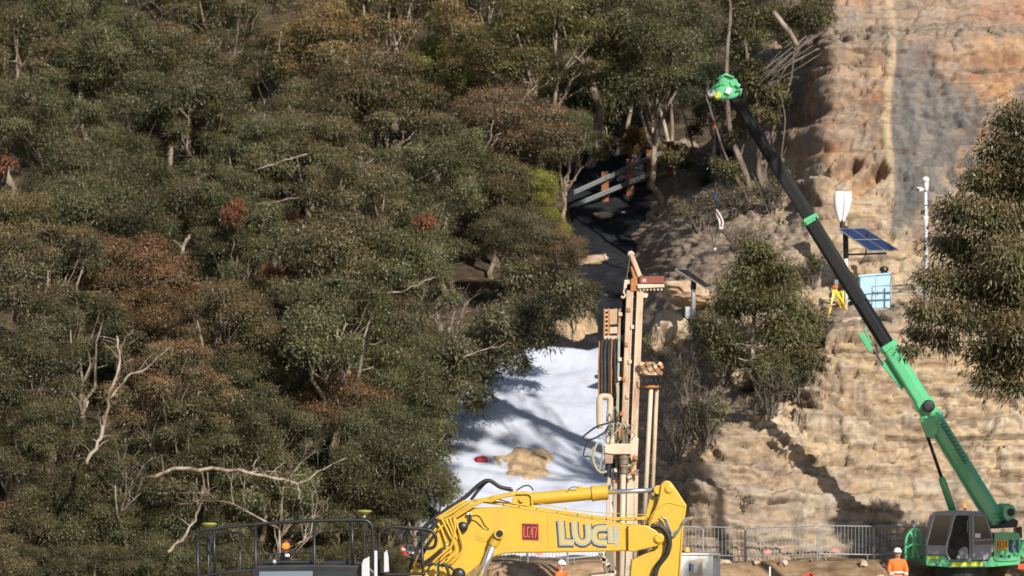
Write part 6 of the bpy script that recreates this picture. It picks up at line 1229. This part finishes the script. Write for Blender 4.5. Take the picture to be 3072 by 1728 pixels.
# ------------------------------------------------------------------ people
def person(name, base, label, H=1.78, face=0.0, arms='down', vest=(0.9, 0.16, 0.02), hat=True, turn=0.0, beard=None):
    """standing worker; face: heading about z (0 looks at the camera)"""
    r = thing(name, base, label, 'person'); s = H/1.78; M = Matrix.Rotation(face, 3, 'Z')
    SK = paint('skin', (0.46, 0.26, 0.18), 0.6, 0, 0.1); ORG_ = paint('hi_vis_orange', vest, 0.75, 0, 0.1); NAV = paint('navy_cloth', (0.015, 0.018, 0.03), 0.85); BAND = paint('reflective_band', (0.72, 0.72, 0.7), 0.35)
    def skin(nm, verts, edges, radii, mat, par, sub=2):
        me = bpy.data.meshes.new(nm); me.from_pydata([M @ (Vector(v)*s) for v in verts], edges, []); o = link_mesh(nm, me, mat, par)
        md = o.modifiers.new('skin', 'SKIN'); md.use_smooth_shade = True
        for i, rr in enumerate(radii): me.skin_vertices[0].data[i].radius = (rr[0]*s, rr[1]*s) if isinstance(rr, tuple) else (rr*s, rr*s)
        me.skin_vertices[0].data[0].use_root = True; sb = o.modifiers.new('sub', 'SUBSURF'); sb.levels = sub; sb.render_levels = sub; return o
    if arms == 'front': hands = [(-.27, -.04, 1.16), (-.17, -.2, .98), (.27, -.04, 1.16), (.17, -.2, .98)]
    else: hands = [(-.28, .02, 1.15), (-.29, -.06, .9), (.28, .02, 1.15), (.29, -.06, .9)]
    bv = [(0, 0, .98), (0, .01, 1.2), (0, .01, 1.42), (0, 0, 1.52), (0, -.01, 1.6), (0, -.015, 1.7), (-.19, .01, 1.43), hands[0], hands[1], (.19, .01, 1.43), hands[2], hands[3], (-.1, 0, .92), (-.11, -.01, .5), (-.11, .02, .09), (-.12, -.14, .05), (.1, 0, .92), (.11, -.01, .5), (.11, .02, .09), (.12, -.14, .05)]
    be = [(0,1),(1,2),(2,3),(3,4),(4,5),(2,6),(6,7),(7,8),(2,9),(9,10),(10,11),(0,12),(12,13),(13,14),(14,15),(0,16),(16,17),(17,18),(18,19)]
    br = [(.15,.1),(.15,.1),(.15,.1),.055,.085,.08,.07,.05,.035,.07,.05,.035,.09,.065,.05,.045,.09,.065,.05,.045]
    body = skin('body', bv, be, br, SK, r)
    jv = [(0, 0, .95), (0, .01, 1.2), (0, .01, 1.42), (0, .0, 1.5), (-.2, .01, 1.43), hands[0], tuple(Vector(hands[1])*.92 + Vector(hands[0])*.08), (.2, .01, 1.43), hands[2], tuple(Vector(hands[3])*.92 + Vector(hands[2])*.08)]
    skin('jacket', jv, [(0,1),(1,2),(2,3),(2,4),(4,5),(5,6),(2,7),(7,8),(8,9)], [(.2,.135),(.19,.13),(.18,.125),.08,.095,.075,.06,.095,.075,.06], ORG_, r)
    skin('trousers', [(0, 0, .98), (-.1, 0, .9), (-.11, -.01, .5), (-.11, .02, .12), (.1, 0, .9), (.11, -.01, .5), (.11, .02, .12)], [(0,1),(1,2),(2,3),(0,4),(4,5),(5,6)], [(.17,.12),.115,.09,.075,.115,.09,.075], NAV, r)
    base = Vector(base)
    def ring(z, rx, ry, h, nm, mat):
        mb = MB(); n = 24; mb.v = []; prof = [(1, -h/2), (1.02, -h/2), (1.02, h/2), (1, h/2)]
        for k_, (q, dz) in enumerate(prof):
            for i in range(n):
                a = 2*math.pi*i/n; mb.v.append(base + M @ Vector((rx*q*math.cos(a), .01 + ry*q*math.sin(a), z + dz))*s)
        for k_ in range(3):
            for i in range(n): mb.f.append((k_*n+i, k_*n+(i+1) % n, (k_+1)*n+(i+1) % n, (k_+1)*n+i))
        mb.build(nm, mat, r, smooth=True)
    ring(1.12, .205, .145, .055, 'reflective_band', BAND); ring(1.0, .215, .15, .05, 'reflective_band', BAND)
    for sx, e, w in ((-1, hands[0], hands[1]), (1, hands[2], hands[3])):
        c = Vector(e)*.45 + Vector(w)*.55; d = (Vector(w)-Vector(e)).normalized(); MB().tube([base + M @ (c - d*.03)*s, base + M @ (c + d*.03)*s], .074*s, 14).build('cuff_band', BAND, r, smooth=True)
        hb = base + M @ Vector(w)*s; dd = (M @ d)                # hand: palm and five bent fingers
        side = dd.cross(Vector((0, 1, 0))).normalized(); mb = MB(); mb.tube([hb - dd*.01, hb + dd*.05, hb + dd*.09], [.028*s, .042*s, .038*s], 8)
        for f in range(4):
            o = hb + dd*.085 + side*(f-1.5)*.02; L = (.07, .08, .075, .055)[f]; mb.tube([o, o + dd*L*.5 + Vector((0, -.012, 0)), o + dd*L*.85 + Vector((0, .012, 0))], [.0095, .009, .007], 6)
        o = hb + dd*.03 - side*.03*sx; mb.tube([o, o + dd*.03 - side*.03*sx, o + dd*.065 - side*.035*sx], [.012, .011, .008], 6); mb.build('hand', SK, body, smooth=True)
        ft = base + M @ Vector((sx*.12, -.08, .05))*s; MB().lathe(ft, [(.05, -.05), (.075, -.03), (.07, .03), (.05, .07)], 14).build('boot', paint('tan_boot', (0.24, 0.15, 0.07), 0.8), r, smooth=True)
    Hd = base + M @ Vector((0, -.015, 1.66))*s; fw = M @ Matrix.Rotation(turn, 3, 'Z') @ Vector((0, -1, 0)); rt = fw.cross(Vector((0, 0, 1)))
    mb = MB(); mb.lathe(Hd, [(.04, -.125), (.07, -.09), (.085, -.03), (.09, .03), (.085, .08), (.05, .115)], 16); mb.tube([Hd + fw*.08 + Vector((0, 0, .02)), Hd + fw*.112 - Vector((0, 0, .03))], [.012, .02], 6)
    for k in (-1, 1): mb.lathe(Hd + rt*.088*k, [(.01, -.03), (.022, 0), (.012, .03)], 8)
    mb.build('head', SK, body, smooth=True); fe = MB()
    for k in (-1, 1): fe.lathe(Hd + fw*.08 + rt*.032*k + Vector((0, 0, .012)), [(.004, -.01), (.012, 0), (.004, .01)], 8)
    fe.build('eyes', BLACK, body); MB().bar(Hd + fw*.083 - rt*.025 - Vector((0, 0, .065)), Hd + fw*.083 + rt*.025 - Vector((0, 0, .065)), .01, .01).build('mouth', BRICKRED, body)
    if beard: MB().lathe(Hd - fw*.045 - Vector((0, 0, .04)), [(.05, -.08), (.085, -.03), (.09, .03), (.06, .06)], 14).build('neck_flap', ORG_, r, smooth=True)
    ht = MB().lathe(Hd + Vector((0, 0, .055)), [(.118, -.012), (.122, 0), (.12, .02), (.112, .06), (.09, .1), (.05, .125), (.0, .132)], 22).build('hard_hat', WHITE, r, smooth=True)
    MB().lathe(Hd + Vector((0, 0, .05)) + fw*.045, [(.125, 0), (.128, .006), (.12, .014)], 22).build('brim', WHITE, ht, smooth=True)
    for k in (-.03, 0, .03): MB().tube([Hd + rt*k + Vector((0, 0, .055)) + (fw*math.cos(a)*.122 + Vector((0, 0, math.sin(a)*.134))) for a in [math.pi*j/8 for j in range(9)]], .007, 5).build('hat_rib', WHITE, ht)
p1 = P(2692, 1647, 100.0); p1.z -= 1.805
person('person', p1, 'worker in orange hi-vis jacket and white helmet standing left of the crane', 1.78, 0.15, 'front')
p2 = P(1683, 1684, 101.0); p2.z -= 1.805
person('person', p2, 'worker in white helmet and orange neck flap seen below the excavator boom', 1.78, 1.15, 'down', beard=True)
# ------------------------------------------------------------------ white plant trailer, stakes, cones and small site things
def trailer():
    Y = 98.0; T = lambda px, py, d=0.0: Vector((P(px, py, Y).x, Y + d, P(px, py, Y).z)); b = T(2100, 1830); b.z = gz(b.x, Y)
    r = thing('pump_trailer', b, 'white boxy pump trailer with an amber lamp beside the excavator stick', 'trailer'); zb = b.z + .45
    x0, x1, x2 = T(2005, 0).x, T(2136, 0).x, T(2158, 0).x; zt = T(0, 1664).z
    MB().prism([(x0, zb), (x0, zt), (x1, zt), (x1, zb)], Y-.6, Y+.5).build('housing', WHITE, r, bevel=.03); MB().prism([(x1+.003, zb+.02), (x1+.003, zt-.03), (x2, zt-.03), (x2, zb+.02)], Y-.45, Y+.45).build('end_panel', paint('pale_grey_blue', (0.5, 0.53, 0.58), 0.5), r, bevel=.02)
    MB().prism([(x0-.05, zt), (x0-.05, zt+.05), (x2, zt+.05), (x2, zt)], Y-.65, Y+.55).build('roof', WHITE, r, bevel=.015)
    rec = MB().prism(xz(T, [(2064,1728),(2064,1682),(2090,1674),(2104,1676),(2104,1728)]), Y-.615, Y-.603).build('control_recess', paint('tan_recess', (0.5, 0.43, 0.34), 0.7), r)
    MB().prism(xz(T, [(2068,1712),(2068,1690),(2076,1690),(2076,1712)]), Y-.63, Y-.616).build('blue_panel', paint('blue_panel', (0.16, 0.34, 0.62), 0.4), rec); MB().prism(xz(T, [(2064,1712),(2064,1690),(2067.5,1690),(2067.5,1712)]), Y-.63, Y-.616).build('dark_panel', BLACK, rec); MB().prism(xz(T, [(2078,1716),(2078,1690),(2090,1690),(2090,1716)]), Y-.63, Y-.616).build('grey_panel', paint('light_panel', (0.6, 0.58, 0.54), 0.5), rec)
    MB().lathe(T(2147, 1672, -.46), [(.04, 0), (.04, .01)], 12, (0, -1, 0)).build('lime_sticker', paint('lime_sticker', (0.4, 0.5, 0.03), 0.5), r)
    bc = MB().lathe(T(2062, 1658), [(.06, -.03), (.06, .02)], 12).build('beacon', BLACK, r); MB().lathe(T(2062, 1652), [(.05, -.05), (.055, 0), (.045, .08), (.01, .1)], 12).build('lamp', AMBER, bc, smooth=True)
    for x in (x0 + .3, x2 - .3): MB().lathe((x, Y-.55, b.z + .28), [(.28, -.1), (.28, .1)], 20, (0, 1, 0)).build('wheel', RUBBER, r, bevel=.03)
    MB().bar((x0, Y, zb), (x2, Y, zb), .12, .9).build('chassis', BLACK, r)
trailer()
STK = paint('stake_white', (0.72, 0.72, 0.7), 0.6)
def stake(px, py, Y, h, label, mat=STK):
    p = P(px, py, Y); z0 = gz(p.x, Y) - .1; MB().bar(Vector((p.x, Y, z0)), Vector((p.x + .02, Y, max(p.z, z0 + h))), .05, .03).build('survey_stake', mat, None, bevel=.006, org=(p.x, Y, z0)); return tag(C.objects[-1], label, 'stake')
stake(2308, 1700, 107.2, .6, 'white survey stake in the soil between trailer and crane')
# orange marks and hose on the bank
RO = paint('orange_hose', (0.7, 0.05, 0.02), 0.6)
def hose_on_ground(pts, r, label, mat):
    w = [gp(px, Y) + Vector((0, 0, r + .02)) for px, Y in pts]; o = MB().tube(smooth_path(w, 5), r, 6).build('site_hose', mat, None, smooth=True); return tag(o, label, 'hose')
hose_on_ground([(2400, 109.2), (2430, 109.4), (2445, 109.0), (2450, 108.2), (2470, 107.6), (2480, 107.5)], .035, 'orange hose lying on the bank left of the crane', RO)
# rocks scattered on the bank and terrace
rg = random.Random(3); words = ['left of the pump trailer', 'right behind the pump trailer', 'below the barrier with the pink tag', 'below the long barrier', 'beside the white stake', 'left of the orange hose', 'behind the worker by the crane', 'at the crane tracks', 'under the first sunny barrier', 'under the second sunny barrier']
for i, (px, Y) in enumerate([(1980, 110.4), (2175, 110.5), (2270, 110.2), (2350, 110.3), (2325, 108.4), (2390, 108.9), (2640, 108.8), (2590, 109.6), (2040, 110.9), (2150, 111.0)]):
    boulder('rock', gp(px, Y) + Vector((0, 0, .05)), (rg.uniform(.12, .28), rg.uniform(.12, .25), rg.uniform(.08, .16)), BUFF, 'small buff rock on the bank %s' % words[i], 'rock', 40 + i, group='small rocks on the bank', sub=2)
# safety cones and lamps seen through the excavator rails
def cone(px, py, Y, label, h=.3):
    p = P(px, py, Y); z = p.z - h*.5; r = thing('safety_cone', (p.x, Y, z), label, 'cone'); OC = paint('cone_orange', (0.8, 0.09, 0.02), 0.55)
    MB().lathe((p.x, Y, z + .03), [(.15, 0), (.04, h-.05), (.0, h-.03)], 18).build('cone_body', OC, r, smooth=True); MB().box((p.x, Y, z + .015), (.38, .38, .03)).build('cone_base', OC, r, bevel=.006)
    MB().lathe((p.x, Y, z + .03 + h*.42), [(.105, 0), (.08, h*.2)], 18).build('reflective_band', WHITE, r, smooth=True)
cone(1085, 1656, 109.5, 'orange cone seen between the excavator rails'); cone(1208, 1652, 109.5, 'orange cone seen left of the excavator boom foot')
# off-frame gum whose shade falls on the crane and the right of the cliff
custom_tree('gum_tree', 103.0, [([(2950,1560),(2940,1300),(2900,1000),(2880,800)], .22, .1), ([(2930,1200),(2860,1080),(2800,980)], .08, .03)],
  [(2680,745,42),(2715,785,52),(2755,835,58),(2800,890,64),(2730,850,56),(2700,800,44),(2690,900,60),(2760,920,70),(2720,980,66),(2790,990,70),(2700,1040,60),(2850,950,80),(2840,1030,80),(2760,1060,70),(2900,1000,90),(2660,960,44),(2820,840,60)], 'gum tree just outside the right edge, shading the crane', (1, 1, .9), .5, leaf=(0.24, 0.07), per_m2=420, seed=60, grow=1.35, base=gp(3520, 103.0))
# tall gum outside the right edge: its crown dapples the white sheeting
def shade_tree():
    rng = np.random.default_rng(77); base = gp(3285, 94.0); cl = []; mb = MB(); top = base + Vector((-.3, .2, 20.5)); mb.tube(smooth_path([base - Vector((0, 0, .5)), base + Vector((.3, .2, 10)), top], 5), [.3 - .017*i for i in range(11)], 9)
    root = thing('gum_tree', base, 'tall gum tree just outside the right edge, dappling the white sheeting', 'tree')
    for vx, vy, r in [(1170,975,.5),(1230,960,.4),(1290,950,.5),(1180,1040,.7),(1240,1060,.6),(1300,1060,.55),(1345,1085,.5),(1385,1105,.4),(1200,1110,.7),(1270,1125,.6),(1330,1140,.35),(1150,1150,.7),(1220,1175,.55),(1130,1070,.7),(1110,1190,.6),(1260,1000,.35),(1330,1010,.3)]:
        c = hill_at(vx*1.19255, vy*1.19255) + to_sun*(36 + rng.uniform(-1.5, 1.5)); cl.append((tuple(c - base), r*.8, r*.8, r*.6)); mb.tube(limb(rng, top, c, 0.05, 4), [.08, .06, .045, .03, .015], 5)
    mb.build('trunk', BARK, root, smooth=True); link_mesh('crown', foliage('crown', cl, rng, 330, (0.2, 0.06)), None, root).color = (1, 1, .9, .5)
shade_tree()
bpy.context.view_layer.update()
